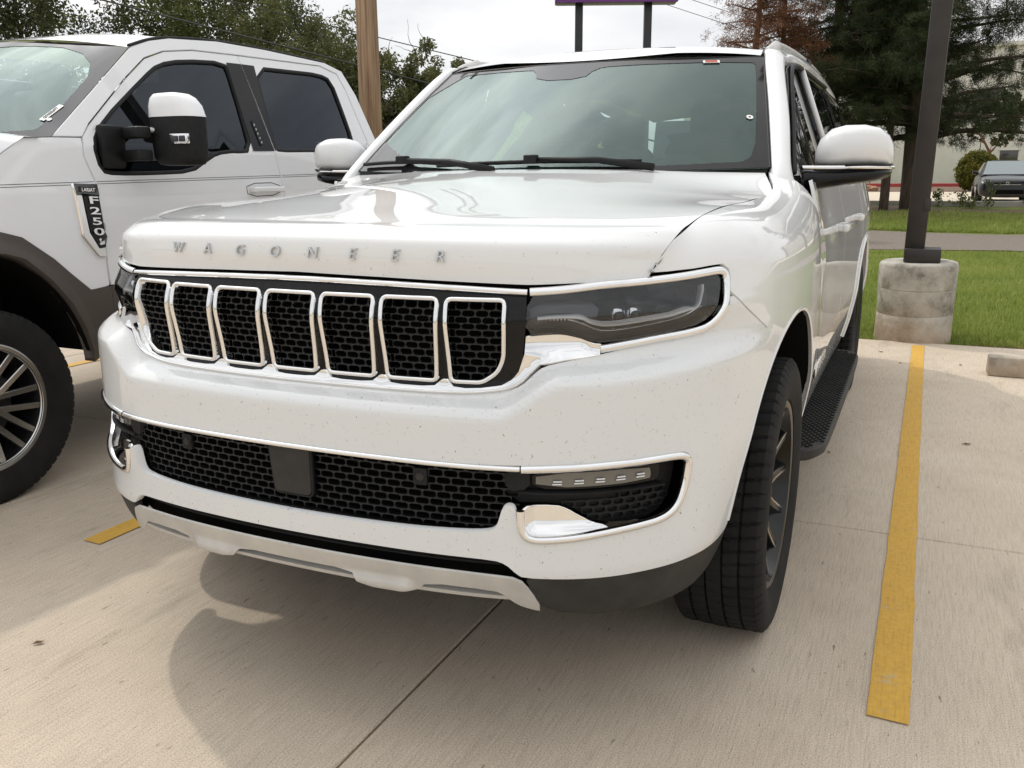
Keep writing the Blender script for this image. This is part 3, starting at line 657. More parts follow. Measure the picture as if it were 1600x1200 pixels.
# ------------------------------------------------------------------ doors and rear quarter
sy = lambda y: float(s_of_y(y))
BELT = 1.27
rear_arch = lambda a0, a1, n=40: arch_pts(4.05, a0, a1, n)
for k in (1, -1):
    G = .003
    fd = [(sy(1.545) + G, .36), (sy(2.62) - G, .36), (sy(2.62) - G, BELT), (sy(1.545) + G, BELT)]
    door = patch('front_door', skin, sgn(fd, k), (), .06, .02, 'white', suv, lip=.012, bstep=.03)
    rd = [(sy(2.62) + G, .36), (sy(3.40), .36)] + [p for p in rear_arch(PI * .99, PI * .72, 24)] + [(sy(3.72), BELT), (sy(2.62) + G, BELT)]
    rdoor = patch('rear_door', skin, sgn(rd, k), (), .06, .02, 'white', suv, lip=.012, bstep=.03)
    ra = [p for p in rear_arch(PI * .715, .02, 30)]
    rq = [(sy(3.727), BELT)] + [(p[0] + .006, p[1]) for p in ra] + [(sy(4.6), .40), (sy(5.12), .42), (sy(5.30), .45), (float(_s[-1]) - .001, .45), (float(_s[-1]) - .001, BELT)]
    quarter = patch('rear_quarter', skin, sgn(rq, k), (), .06, .03, 'white', suv, lip=.012, bstep=.03)
    P_, N_ = path_on(skin, sgn(rear_arch(PI * .99, .02, 50), k), .02, False, 0)
    adopt(mk('arch_lip', *sweep(P_, N_, [(-.004, -.05), (-.020, .004), (-.010, .010), (.010, .008), (.020, -.002), (.003, -.05)]), 'white', quarter, sharp=35), quarter)
    # handles
    for dr, yh in ((door, 2.38), (rdoor, 3.34)):
        p0 = skin(np.array([k * sy(yh)]), np.array([1.075]))[0]
        hb = mk('door_handle', *join([rbox((.022, .25, .032), (p0[0] + k * .030, yh, 1.075), .010, seg=3), rbox((.04, .03, .026), (p0[0] + k * .012, yh - .10, 1.075), .006), rbox((.04, .03, .026), (p0[0] + k * .012, yh + .10, 1.075), .006)]), 'white', None, sharp=40)
        adopt(hb, dr)
    P_, N_ = path_on(skin, sgn([(sy(1.56), BELT - .001), (sy(2.6), BELT - .001), (sy(3.7), BELT + .002), (sy(4.7), BELT + .03)], k), .05)
    mk('belt_trim', *sweep(P_, N_, halfround(.018, .006)), 'black_gloss', suv, sharp=50)
    P_, N_ = path_on(skin, sgn([(sy(1.50), .375), (sy(2.4), .375), (sy(3.48), .375)], k), .05)
    0 and mk('rocker_trim', *sweep(P_, N_, halfround(.05, .012, -.03)), 'grey_plastic', suv, sharp=50)
    # name plate low on the front door
    for i, ch in enumerate('WAGONEER'):
        yy = 1.66 + i * .055 if k > 0 else 1.66 + (7 - i) * .055
        p0 = skin(np.array([k * sy(yy)]), np.array([.60]))[0]
        m4 = frame(p0 + np.array([k * .002, 0, 0]), (0, k, 0), (0, 0, 1))
        hb = mk('letter', *xf(text_mesh(ch, .05, .003, .0006, .1), m4), 'chrome', None, smooth=False); adopt(hb, door)
    # running board
    bl = [(.90,1.44),(.985,1.44),(1.03,1.50),(1.05,1.60),(1.053,3.20),(1.04,3.30),(1.0,3.36),(.90,3.36)]
    bl = chaikin(bl, 2); rows = []
    for ins, z in ((.012,.335),(.0,.345),(.0,.372),(.006,.379),(.03,.379)):
        c_ = np.array([.96, 2.4]); rows.append([(k * (p[0] - np.sign(p[0] - c_[0]) * ins * (1 if p[0] > .97 else 0)), p[1] - np.sign(p[1] - c_[1]) * ins * .6, z) for p in bl])
    V, F = loft(rows, True); F.append(tuple(len(V) - len(bl) + i for i in range(len(bl))))
    rb = mk('running_board', V, F, 'grey_plastic', suv, sharp=40)
    tr = []
    for iy in range(88):
        y0 = 1.485 + iy * .021
        for ix in range(6):
            x0 = .925 + ix * .0215 + (.0105 if iy % 2 else 0)
            if x0 > 1.035 or (y0 < 1.55 and x0 > 1.0) or (y0 > 3.27 and x0 > .99): continue
            tr.append(rbox((.016, .010, .006), (k * x0, y0, .381), .0025, seg=1))
    adopt(mk('tread_studs', *join(tr), 'rubber', rb, smooth=False), rb); rb.children[0]['kind'] = 'stuff'
    for yb in (1.75, 3.05): adopt(mk('board_bracket', *rbox((.25, .05, .03), (k * .86, yb, .345), .005), 'black', rb, smooth=False), rb)
mk('tailgate', *rbox((1.22, .05, .50), (0, 5.18, 1.44), .02, Matrix.Rotation(-.28, 3, 'X')), 'glass_dark', suv, sharp=40)
mk('rear_bumper', *rbox((1.75, .12, .26), (0, 5.27, .52), .04), 'grey_plastic', suv, sharp=40)
mk('underbody', *rbox((1.1, 4.6, .2), (0, 2.7, .42), .03), 'void', suv, smooth=False)
mk('radiator_support', *rbox((1.3, .05, .6), (0, .26, .68), .01), 'void', suv, smooth=False)
mk('engine_bay', *rbox((1.36, 1.0, .5), (0, .80, .78), .02), 'void', suv, smooth=False)
mk('splash_shield', *rbox((1.1, .50, .02), (0, .46, .345), .005), 'black', suv, smooth=False)
# ------------------------------------------------------------------ windscreen, pillars, roof
WB = np.array([.808, 1.528, 1.309]); WT = np.array([.676, 2.091, 1.724]); WBC = np.array([0, 1.285, 1.295]); WTC = np.array([0, 1.935, 1.722])
def ws(u, v):     # u -1..1, v 0..1
    u = np.asarray(u, float); v = np.asarray(v, float); q = np.abs(u); sg = np.where(u < 0, -1., 1.)
    b = np.stack([WB[0] * q, WBC[1] + (WB[1] - WBC[1]) * q ** 2.2, WBC[2] + (WB[2] - WBC[2]) * q ** 2], -1)
    t = np.stack([WT[0] * q, WTC[1] + (WT[1] - WTC[1]) * q ** 2.2, WTC[2] + (WT[2] - WTC[2]) * q ** 2], -1)
    p = b + (t - b) * v[..., None]; bulge = .009 * 4 * v * (1 - v)
    p[..., 1] -= bulge * .6; p[..., 2] += bulge * .75; p[..., 0] *= sg; return p
wsh = patch('windshield', ws, [(-1, 0), (1, 0), (1, 1), (-1, 1)], (), .06, .06, 'glass_ws', suv, lip=.004)
frit_in = chaikin([(-.99, .03), (.88, .03), (.945, .10), (.957, .5), (.958, .90), (.94, .945), (.20, .945), (.10, .92), (.06, .82), (-.22, .82), (-.28, .94), (-.35, .95), (-.975, .955)], 1)
adopt(patch('frit_border', ws, [(-1, 0), (1, 0), (1, 1), (-1, 1)], [frit_in], .06, .06, 'frit', wsh, lip=0, off=.0015, bstep=.03), wsh)
P_, N_ = path_on(ws, [(-1.0, 0), (-1.0, 1), (-1, 1.0), (1, 1.0), (1, 1), (1.0, 0)], .05, False, 0)
adopt(mk('glass_seal', *sweep(P_, N_, halfround(.010, .003)), 'black', wsh, sharp=50), wsh)
# stickers on the glass
def on_ws(u, v, w, h, mat, name, off=.004, thick=.0012):
    p = ws(np.array([u]), np.array([v]))[0]; pu = ws(np.array([u + .01]), np.array([v]))[0] - p; pv = ws(np.array([u]), np.array([v + .01]))[0] - p
    m4 = frame(p, pu, pv); m4.translation = Vector(p) + (m4.to_3x3() @ Vector((0, 0, 1))) * off
    return m4, adopt(mk(name, *xf(rbox((w, h, thick), (0, 0, 0), 0), m4), mat, wsh, smooth=False), wsh)
m4, st = on_ws(.73, .945, .062, .020, 'sticker', 'windshield_sticker')
VF = []
for i in range(9): VF.append(rbox((.0045, .008 + .002 * (i % 3), .001), (-.020 + i * .005, .001 * (-1) ** i, .0012), 0))
VF.append(rbox((.05, .0012, .001), (0, -.007, .0012), 0)); VF.append(rbox((.045, .0012, .001), (0, .0075, .0012), 0))
adopt(mk('sticker_print', *xf(join(VF), m4), 'ink_red', wsh, smooth=False), wsh)
m4, st2 = on_ws(.925, .40, .001, .001, 'sticker', 'decal_core')
V, F = lathe([(.005, 0), (.012, 0), (.012, .001), (.005, .001)], 20); adopt(mk('decal_ring', *xf((V, F), m4 @ Matrix.Rotation(PI / 2, 4, 'Y')), 'sticker', wsh, smooth=False), wsh)
# side pillar + cant rail strips
for k in (1, -1):
    Wc = [(.836,1.455,1.235),(.812,1.524,1.305),(.746,1.805,1.521),(.680,2.088,1.727),(.672,2.18,1.758),(.675,2.5,1.785),(.675,3.2,1.80),(.66,4.3,1.775),(.62,5.0,1.70)]
    Vc = [(.915,1.525,1.200),(.872,1.565,1.300),(.824,1.79,1.480),(.757,2.075,1.680),(.752,2.25,1.715),(.772,2.55,1.732),(.775,3.2,1.742),(.752,4.3,1.715),(.715,4.9,1.63)]
    kk = np.arange(len(Wc)); fw = crom(kk, np.array(Wc)); fv = crom(kk, np.array(Vc)); us = np.linspace(0, len(Wc) - 1, 96); A_ = fw(us); B_ = fv(us)
    rows = []
    for a, b in zip(A_, B_):
        d = b - a; out = np.array([.62, -.35, .55]); out -= d * (out @ d) / (d @ d); out /= np.linalg.norm(out); Ld = np.linalg.norm(d)
        inn = -out * .02
        prof = [(0, -.02), (0, .0), (.06, .010), (.2, .017), (.4, .023), (.6, .023), (.8, .017), (.95, .007), (1, 0), (1, -.02)]
        rows.append([tuple((a + d * t + out * h) * np.array([k, 1, 1])) for t, h in prof])
    V, F = loft(rows); mk('roof_pillar', V, F if k > 0 else [f[::-1] for f in F], 'white', suv, sharp=50)
    # black window frame strip along the opening, glass
    fr = lambda t: fv(t)
    def side(y, z, k=k):
        y = np.asarray(y, float); z = np.asarray(z, float)
        x = .920 - (z - 1.27) * .36 - .055 * np.clip((2.1 - y) / .6, 0, 1) ** 1.6 + .004 * np.clip(y - 2.1, 0, 1) - .02 * np.clip((y - 4.2), 0, 1)
        return np.stack([k * x, y, z], -1)
    fl = k < 0
    front = [(1.60, 1.285), (2.56, 1.285), (2.50, 1.716), (2.27, 1.705), (2.09, 1.672), (1.83, 1.482)]
    gl = patch('side_window', side, front, (), .1, .1, 'glass_door', suv, lip=.004, flip=fl, off=-.016)
    rear = [(2.68, 1.285), (3.55, 1.285), (3.62, 1.50), (3.55, 1.722), (2.62, 1.72)]
    gl2 = patch('side_window', side, rear, (), .1, .1, 'glass_dark', suv, lip=.004, flip=fl, off=-.016)
    q3 = [(3.72, 1.285), (4.75, 1.33), (4.55, 1.68), (3.68, 1.715)]
    patch('side_window', side, q3, (), .1, .1, 'glass_dark', suv, lip=.004, flip=fl, off=-.016)
    outer = [(1.555, 1.268), (4.9, 1.268), (4.88, 1.60), (4.3, 1.715), (3.2, 1.742), (2.55, 1.732), (2.25, 1.715), (2.085, 1.682), (1.80, 1.482)]
    patch('window_surround', side, outer, [front, rear, q3], .1, .1, 'black_gloss', suv, lip=.006, flip=fl, off=-.006)
    Pp = [side(np.array([y]), np.array([z]))[0] for y, z in ((2.595, 1.285), (2.575, 1.5), (2.545, 1.722))]
    mk('pillar_trim', *tube(Pp, .013, 8), 'white', suv)
    ft = [side(np.array([y]), np.array([z]))[0] + np.array([k * .004, 0, 0]) for y, z in ((1.60, 1.29), (1.83, 1.485), (2.09, 1.676), (2.27, 1.709), (2.55, 1.722), (3.55, 1.728))]
    mk('window_channel', *tube(chaikin(ft, 2, False), .009, 6), 'black', suv)
    # roof rail
    rl = [(.674, 2.16, 1.752), (.678, 2.26, 1.782), (.686, 2.42, 1.806), (.69, 3.2, 1.832), (.68, 4.2, 1.825), (.665, 4.45, 1.78)]
    rr_ = chaikin([(k * p[0], p[1], p[2]) for p in rl], 3, False)
    V, F = tube(rr_, .013, 10); rail = mk('roof_rail', [(v[0], v[1], v[2]) for v in V], F, 'satin', suv)
    adopt(mk('rail_foot', *rbox((.045, .26, .045), (k * .678, 2.29, 1.778), .018, Matrix.Rotation(.26, 3, 'X'), seg=3, taper=(.7, .5)), 'satin', rail, sharp=60), rail)
    adopt(mk('rail_foot', *rbox((.045, .14, .06), (k * .69, 3.25, 1.81), .015, seg=2), 'black', rail, sharp=60), rail)
def roof(u, y):
    u = np.asarray(u, float); y = np.asarray(y, float); q = np.abs(u); f = np.clip((y - 1.95) / 3.1, 0, 1)
    ed = np.interp(y, [1.95, 2.18, 2.5, 3.2, 4.3, 5.1], [.690, .672, .675, .675, .66, .61]); ez = np.interp(y, [1.95, 2.09, 2.18, 2.5, 3.2, 4.3, 5.1], [1.69, 1.727, 1.758, 1.785, 1.80, 1.775, 1.69])
    cz = np.interp(y, [1.93, 1.98, 2.08, 2.25, 2.6, 3.2, 4.3, 5.1], [1.724, 1.755, 1.785, 1.808, 1.826, 1.835, 1.81, 1.73])
    z = cz + (ez - cz) * q ** 2.6; return np.stack([u * ed, y, z], -1)
def roof2(u, v):   # v 0..1 from the windshield header back
    q = np.abs(u); y0 = WTC[1] + (WT[1] - WTC[1]) * q ** 2.2 + .006; return roof(u, y0 + (5.1 - y0) * v ** 1.6)
uu = np.linspace(-1, 1, 61); vv = np.linspace(0, 1, 60); Ug, Vg = np.meshgrid(uu, vv, indexing='ij'); Xr = roof2(Ug.ravel(), Vg.ravel())
ro = mk('roof', Xr, grid_faces(61, 60)[::1], 'white', suv); ro.data.flip_normals()
hl = [roof2(np.array([u]), np.array([v]))[0] - np.array([0, 0, .03]) for u in np.linspace(-.96, .96, 13) for v in np.linspace(.0, 1, 12)]
mk('headliner', hl, grid_faces(13, 12), 'headliner', suv)
for k in (1, -1):
    P = [roof2(np.array([k * .985]), np.array([v]))[0] + np.array([0, 0, .001]) for v in np.linspace(0, .9, 30)]
    mk('roof_ditch', *tube(P, .006, 6), 'black', suv)
0 and mk('antenna_fin', *rbox((.04, .14, .05), (-.5, 2.75, 1.835), .018, Matrix.Rotation(-.25, 3, 'X'), seg=3, taper=(.4, .5)), 'black_gloss', suv, sharp=60)
# cowl and wipers
rows = []
for q in np.linspace(-1, 1, 41):
    h_ = hood(np.array([1.0]), np.array([q]))[0]; w_ = ws(np.array([q * .995]), np.array([.02]))[0]
    rows.append([h_ + np.array([0, -.03, -.022]), h_ + np.array([0, .01, -.012]), (h_ + w_) / 2 + np.array([0, .0, -.014]), w_ + np.array([0, 0, -.004]), w_ + np.array([0, .03, -.06])])
V, F = loft(rows); mk('cowl', V, F, 'black', suv, sharp=60)
def wiper(u0, u1, pu):
    wp = mk('wiper', *tube([ws(np.array([u]), np.array([v]))[0] + np.array([0, -.010, .012]) for u, v in zip(np.linspace(u0, u1, 14), .030 + .030 * np.sin(np.linspace(.1, 2.6, 14)))], .008, 6), 'black', suv)
    mid = ws(np.array([(u0 + u1) / 2]), np.array([.06]))[0] + np.array([0, -.012, .020]); piv = ws(np.array([pu]), np.array([.0]))[0] + np.array([0, -.03, .012])
    adopt(mk('wiper_arm', *tube([piv, piv * .55 + mid * .45 + np.array([0, -.004, .012]), mid], [.014, .012, .008], 6), 'black', wp), wp)
    adopt(mk('wiper_clip', *rbox((.05, .03, .03), mid, .006), 'black', wp, sharp=40), wp)
wiper(-.96, -.36, -.10); wiper(-.42, .52, .58)
# ------------------------------------------------------------------ mirrors
for k in (1, -1):
    secs = []
    # sections across x: (x, y centre, half depth, z bottom, z top)
    for x_, yc, hd, zb, zt in ((.925,1.765,.035,1.318,1.375),(.94,1.762,.060,1.314,1.408),(.975,1.755,.085,1.313,1.438),(1.02,1.753,.098,1.313,1.449),(1.08,1.757,.102,1.313,1.449),(1.125,1.768,.096,1.314,1.438),(1.155,1.783,.078,1.316,1.415),(1.170,1.798,.05,1.318,1.388),(1.174,1.806,.02,1.322,1.36)):
        ring = []
        for j in range(20):
            t = 2 * PI * j / 20; cy, sz = math.cos(t), math.sin(t)
            ex = .62 if sz > 0 else .5
            yy = yc - hd * math.copysign(abs(cy) ** .8, cy) * (1 if cy > 0 else .55)
            zz = (zb + zt) / 2 + (zt - zb) / 2 * math.copysign(abs(sz) ** ex, sz)
            ring.append((k * x_, yy, zz))
        secs.append(ring)
    V, F = loft(secs, True, True); mirr = mk('door_mirror', V, F if k < 0 else [f[::-1] for f in F], 'white', suv, sharp=60)
    low = []
    for x_, yc, hd, zb, zt in ((.895,1.69,.055,1.215,1.305),(.91,1.70,.065,1.222,1.304),(.94,1.735,.08,1.232,1.304),(1.0,1.755,.098,1.244,1.304),(1.08,1.76,.104,1.256,1.305),(1.13,1.772,.09,1.264,1.306),(1.163,1.79,.055,1.276,1.307),(1.172,1.80,.02,1.290,1.307)):
        ring = []
        for j in range(16):
            t = 2 * PI * j / 16; cy, sz = math.cos(t), math.sin(t)
            yy = yc - hd * math.copysign(abs(cy) ** .8, cy) * (1 if cy > 0 else .55); zz = (zb + zt) / 2 + (zt - zb) / 2 * math.copysign(abs(sz) ** .55, sz)
            ring.append((k * x_, yy, zz))
        low.append(ring)
    V, F = loft(low, True, True); adopt(mk('mirror_base', V, F if k < 0 else [f[::-1] for f in F], 'black_gloss', mirr, sharp=60), mirr)
    cs = []
    for x_, yc, hd in ((.895,1.70,.06),(.94,1.74,.075),(1.0,1.755,.096),(1.08,1.76,.102),(1.13,1.772,.09),(1.165,1.79,.055),(1.175,1.80,.02)):
        cs.append((k * x_, yc - hd, 1.3085))
    adopt(mk('mirror_chrome', *tube(chaikin(cs, 2, False), .007, 8), 'chrome', mirr), mirr)
    adopt(mk('turn_lamp', *tube(chaikin([(k * 1.03, 1.652, 1.3165), (k * 1.09, 1.658, 1.3165), (k * 1.14, 1.684, 1.3165), (k * 1.173, 1.74, 1.3165)], 2, False), .004, 6), 'black_gloss', mirr), mirr)
    adopt(mk('mirror_glass', *rbox((.19, .004, .10), (k * 1.05, 1.815, 1.38), .02), 'lamp_silver', mirr, sharp=40), mirr)
    adopt(mk('mirror_sail', [(k * .905, 1.60, 1.275), (k * .905, 1.78, 1.275), (k * .888, 1.76, 1.34), (k * .880, 1.66, 1.34)], [(0, 1, 2, 3)], 'black_gloss', mirr, smooth=False), mirr)
# ------------------------------------------------------------------ wheels
def wheel_mesh_tyre(R, w, rimR, n=600, lugs=66):
    hw = w / 2
    prof = [(rimR + .004, -hw * .80), (rimR + .012, -hw * .90), (rimR + .05, -hw * 1.0), (R - .055, -hw * 1.02), (R - .028, -hw * .99), (R - .012, -hw * .93), (R - .004, -hw * .86)]
    tread = []
    for e0, e1 in ((-.86, -.56), (-.50, -.20), (-.15, .15), (.20, .50), (.56, .86)):
        tread += [(R - .012 if e0 > -.8 else R - .004, hw * (e0 - .012)), (R - .001 - .004 * abs(e0 + e1) / 2, hw * e0), (R - .0005 - .003 * abs((e0 + e1) / 2), hw * (e0 + e1) / 2), (R - .001 - .004 * abs(e0 + e1) / 2, hw * e1), (R - .012 if e1 < .8 else R - .004, hw * (e1 + .012))]
    prof += tread; prof += [(r, -a) for r, a in prof[:7][::-1]]
    P = np.array(prof); rows = []
    is_t = P[:, 0] > R - .02; a_n = P[:, 1] / hw
    th = np.arange(n) * 2 * PI / n
    V = np.zeros((n, len(P), 3))
    for i, t in enumerate(th):
        ph = (t * lugs / (2 * PI) + a_n * .55) % 1.0; cutd = np.where((ph < .16) & is_t & (np.abs(a_n) > .15), .007, 0)
        ph2 = (t * lugs * 1 / (2 * PI) + .5 - a_n * .8) % 1.0; cutd = np.maximum(cutd, np.where((ph2 < .10) & is_t & (np.abs(a_n) <= .55), .004, 0))
        r = P[:, 0] - cutd
        V[i, :, 0] = P[:, 1]; V[i, :, 1] = r * math.cos(t); V[i, :, 2] = r * math.sin(t)
    return V.reshape(-1, 3), grid_faces(n, len(P), close_r=True)
TYRE = {}
def make_wheel(root, inv, loc, R, w, rimR, side, style, spokes):
    W4 = Matrix.Translation(loc) @ Matrix.Diagonal((side, 1, 1, 1))
    def add(name, VF, mat, par, **kw):
        V, F = VF
        if side < 0: F = [f[::-1] for f in F]
        o = _mk0(name, *xf((V, F), W4), mat, None, **kw)
        o.parent = par
        if par is root: o.matrix_parent_inverse = inv
        return o
    hw = w / 2
    barrel = lathe([(rimR - .045, -hw * .7), (rimR - .03, -hw * .8), (rimR + .004, -hw * .82), (rimR + .006, -hw * .75), (rimR - .03, -hw * .6), (rimR - .032, hw * .45), (rimR - .012, hw * .72), (rimR + .006, hw * .80), (rimR + .010, hw * .86), (rimR + .002, hw * .885), (rimR - .012, hw * .86), (rimR - .018, hw * .74), (rimR - .036, hw * .42), (rimR - .045, -hw * .7)], 72)
    wh = add('wheel', barrel, 'rim_black', root, sharp=30)
    if style != 'dark': add('rim_lip', lathe([(rimR - .016, hw * .80), (rimR - .010, hw * .875), (rimR + .003, hw * .895), (rimR + .011, hw * .87), (rimR + .008, hw * .80)], 72), 'machined', wh, sharp=30)
    ty = TYRE.get((R, w, rimR)) or wheel_mesh_tyre(R, w, rimR); TYRE[(R, w, rimR)] = ty
    add('tyre', (ty[0], ty[1]), 'rubber', wh, sharp=28)
    add('brake_disc', lathe([(.02, hw * .0), (rimR * .72, hw * .0), (rimR * .72, -hw * .12), (.02, -hw * .12)], 40), 'rim_black' if style == 'dark' else 'dark_metal', wh, sharp=30)
    add('inner_dish', lathe([(rimR - .04, -hw * .45), (.01, -hw * .42)], 40), 'void', wh)
    face = hw * .80
    add('hub_cap', lathe([(.0, face * .86), (.022, face * .86), (.030, face * .82), (.034, face * .70), (.075, face * .62), (.080, face * .3)], 32), 'rim_black' if style == 'dark' else 'machined', wh, sharp=30)
    if style != 'dark': add('hub_ring', lathe([(.0, face * 1.02), (.030, face * 1.02), (.036, face * .98), (.036, face * .8)], 32), 'satin', wh, sharp=30)
    for j in range(spokes):
        a0 = 2 * PI * (j + (.0 if style != 'dark' else .25)) / spokes
        for sd in (-1, 1):
            if style == 'dark':
                r0, r1 = .055, rimR - .012; wd0, wd1 = .016, .011; off0, off1 = .018 * sd, .062 * sd
            else:
                r0, r1 = .070, rimR - .008; wd0, wd1 = .0125, .0125; off0, off1 = .026 * sd, .040 * sd
            rows = []
            for q in np.linspace(0, 1, 6):
                r = r0 + (r1 - r0) * q; of = off0 + (off1 - off0) * q; wd = wd0 + (wd1 - wd0) * q; xf_ = face * (.70 + .28 * q - .10 * math.sin(PI * q) * (style == 'dark'))
                ring = []
                for (ww, dx) in ((-wd, -.035), (-wd, -.003), (-wd * .82, 0), (wd * .82, 0), (wd, -.003), (wd, -.035)):
                    yy, zz = r, of + ww; ring.append((xf_ + dx, yy * math.cos(a0) - zz * math.sin(a0), yy * math.sin(a0) + zz * math.cos(a0)))
                rows.append(ring)
            add('spoke', loft(rows, True, True), 'rim_black' if style == 'dark' else 'machined', wh, sharp=30)
            if style == 'dark':
                rows2 = []
                for q in np.linspace(.12, 1, 5):
                    r = r0 + (r1 - r0) * q; of = off0 + (off1 - off0) * q; wd = wd0 + (wd1 - wd0) * q; xf_ = face * (.70 + .28 * q - .10 * math.sin(PI * q)) + .001
                    ring = []
                    for ww, dx in ((sd * wd * .45, .0), (sd * wd * .95, .0), (sd * wd * .95, -.004), (sd * wd * .45, -.004)):
                        yy, zz = r, of + ww; ring.append((xf_ + dx, yy * math.cos(a0) - zz * math.sin(a0), yy * math.sin(a0) + zz * math.cos(a0)))
                    rows2.append(ring)
                add('spoke_edge', loft(rows2, True, True), 'machined', wh, sharp=30)
    return wh
for k in (1, -1):
    for yw in (AY, 4.06): make_wheel(suv, SUVINV, (k * (.870 if yw < 2 else .868), yw, .395), .395, .240, .262, k, 'dark', 6)
# ------------------------------------------------------------------ interior
mk('dashboard', *join([rbox((1.46, .42, .16), (0, 1.72, 1.18), .06, seg=3), rbox((.42, .2, .06), (.36, 1.70, 1.265), .03, seg=3)]), 'interior', suv, sharp=50)
V, F = lathe([(.175 + .014 * math.cos(t), .014 * math.sin(t)) for t in np.linspace(0, 2 * PI, 12)], 40)
sw = mk('steering_wheel', *xf((V, F), Matrix.Translation((.37, 2.02, 1.19)) @ Matrix.Rotation(math.radians(68), 4, 'X') @ Matrix.Rotation(PI / 2, 4, 'Y')), 'interior', suv)
adopt(mk('wheel_spokes', *xf(rbox((.33, .05, .02), (0, 0, 0), .01), Matrix.Translation((.37, 2.02, 1.19)) @ Matrix.Rotation(math.radians(68), 4, 'X')), 'interior', sw, sharp=40), sw)
for x_, y_ in ((.38, 2.55), (-.38, 2.55), (.38, 3.5), (-.38, 3.5)):
    st = mk('seat', *join([rbox((.52, .5, .16), (x_, y_ - .2, .82), .06, seg=3), rbox((.50, .16, .66), (x_, y_ + .10, 1.12), .07, Matrix.Rotation(-.2, 3, 'X'), seg=3, taper=(.8, 1))]), 'seat', suv, sharp=60)
    adopt(mk('headrest', *rbox((.27, .10, .19), (x_, y_ + .20, 1.53), .05, Matrix.Rotation(-.15, 3, 'X'), seg=3), 'seat', st, sharp=60), st)
mk('floor_pan', *rbox((1.6, 3.9, .04), (0, 3.2, .58), 0), 'interior', suv, smooth=False)
mk('rear_view_mirror', *join([rbox((.24, .03, .07), (0, 2.06, 1.625), .02, seg=3), rbox((.08, .08, .05), (0, 2.02, 1.665), .02)]), 'black', suv, sharp=50)
for k in (1, -1): mk('door_card', *rbox((.05, 3.2, .55), (k * .885, 3.1, .98), .02), 'interior', suv, sharp=40)
# ================================================================== pickup truck
TRK0 = Vector((-3.0, .668, 0)); TINV = Matrix.Translation(-TRK0)
truck = empty('pickup_truck', TRK0)
tag(truck, 'white crew cab pickup truck with brown wheel flares beside the white SUV', 'truck')
def tk(o, par=truck):
    o.parent = par
    if par is truck: o.matrix_parent_inverse = TINV
    return o
def tfn(y, z):
    y = np.asarray(y, float); z = np.asarray(z, float)
    x = -2.02 - np.where(z < 1.42, np.clip(z - 1.22, 0, 1) * .10, .02 + (z - 1.42) * .36) - .03 * np.clip((.55 - z) / .2, 0, 1) ** 2
    x = x - .022 * np.exp(-((z - 1.255) / .022) ** 2) * 0 - .012 * sm(1.18, .95, z) * np.where(y > 1.3, 1, 0)
    return np.stack([x, y, z], -1)
def tpatch(name, ol, holes=(), mat='truck_white', par=truck, ch=1, **kw):
    o = patch(name, tfn, chaikin(ol, ch) if ch else ol, holes, kw.pop('du', .06), kw.pop('dv', .03), mat, None, **kw); return tk(o, par)
win1 = chaikin([(1.322,1.432),(1.41,1.528),(1.764,1.757),(1.886,1.828),(2.064,1.866),(2.381,1.889),(2.397,1.828),(2.378,1.60),(2.355,1.427),(2.20,1.418),(2.083,1.406),(1.997,1.369),(1.885,1.315),(1.637,1.306),(1.412,1.304),(1.340,1.316)], 1)
win2 = chaikin([(2.622,1.889),(2.95,1.900),(3.235,1.909),(3.345,1.882),(3.36,1.70),(3.365,1.521),(3.334,1.448),(2.9,1.440),(2.572,1.432),(2.560,1.45),(2.592,1.66)], 1)
fend = [(-.30,1.30),(.3,1.375),(.872,1.379),(.981,1.446),(1.13,1.454),(1.272,1.457),(1.258,1.381),(1.296,1.269),(1.312,1.04),(1.319,.818),(1.20,.809),(1.12,.885),(1.039,.960),(.905,1.057),(.815,1.083),(.66,1.10),(.43,1.06),(.25,.93),(.10,.80),(-.30,.80)]
fo = tpatch('truck_fender', fend, ch=0, bstep=.03, lip=.015)
fdoor = [(1.809,1.844),(1.643,1.734),(1.344,1.515),(1.285,1.461),(1.268,1.381),(1.306,1.269),(1.322,1.04),(1.331,.818),(2.586,.818),(2.575,1.218),(2.563,1.258),(2.540,1.415),(2.523,1.712),(2.507,1.937),(2.16,1.923),(1.951,1.893)]
d1 = tpatch('front_door', fdoor, [win1], ch=0, bstep=.03, lip=.015)
rdoor_ = [(2.513,1.937),(2.529,1.712),(2.546,1.415),(2.569,1.258),(2.581,1.218),(2.592,.818),(3.60,.818),(3.56,1.2),(3.522,1.465),(3.465,1.826),(3.424,1.924),(3.266,1.959),(2.886,1.948)]
d2 = tpatch('rear_door', rdoor_, [win2], ch=0, bstep=.03, lip=.015)
cabf = [(1.134,1.460),(1.737,1.886),(1.878,1.935),(2.016,1.964),(2.37,1.994),(2.762,1.997),(3.329,1.984),(3.489,1.948),(3.565,1.803),(3.621,1.529),(3.66,.82),(3.606,.82),(3.565,1.2),(3.528,1.465),(3.471,1.828),(3.428,1.930),(3.268,1.965),(2.886,1.954),(2.51,1.943),(2.16,1.929),(1.948,1.899),(1.803,1.850),(1.636,1.740),(1.338,1.521),(1.279,1.463)]
cf = tpatch('cab_frame', cabf, ch=0, bstep=.03, lip=.012, off=.004)
lowp = [(1.331,.812),(2.586,.812),(2.59,.53),(1.336,.525)]
tpatch('lower_door_panel', lowp, mat='brown', ch=0, lip=.015); tpatch('lower_door_panel', [(2.594,.812),(3.60,.812),(3.60,.53),(2.596,.53)], mat='brown', ch=0, lip=.015)
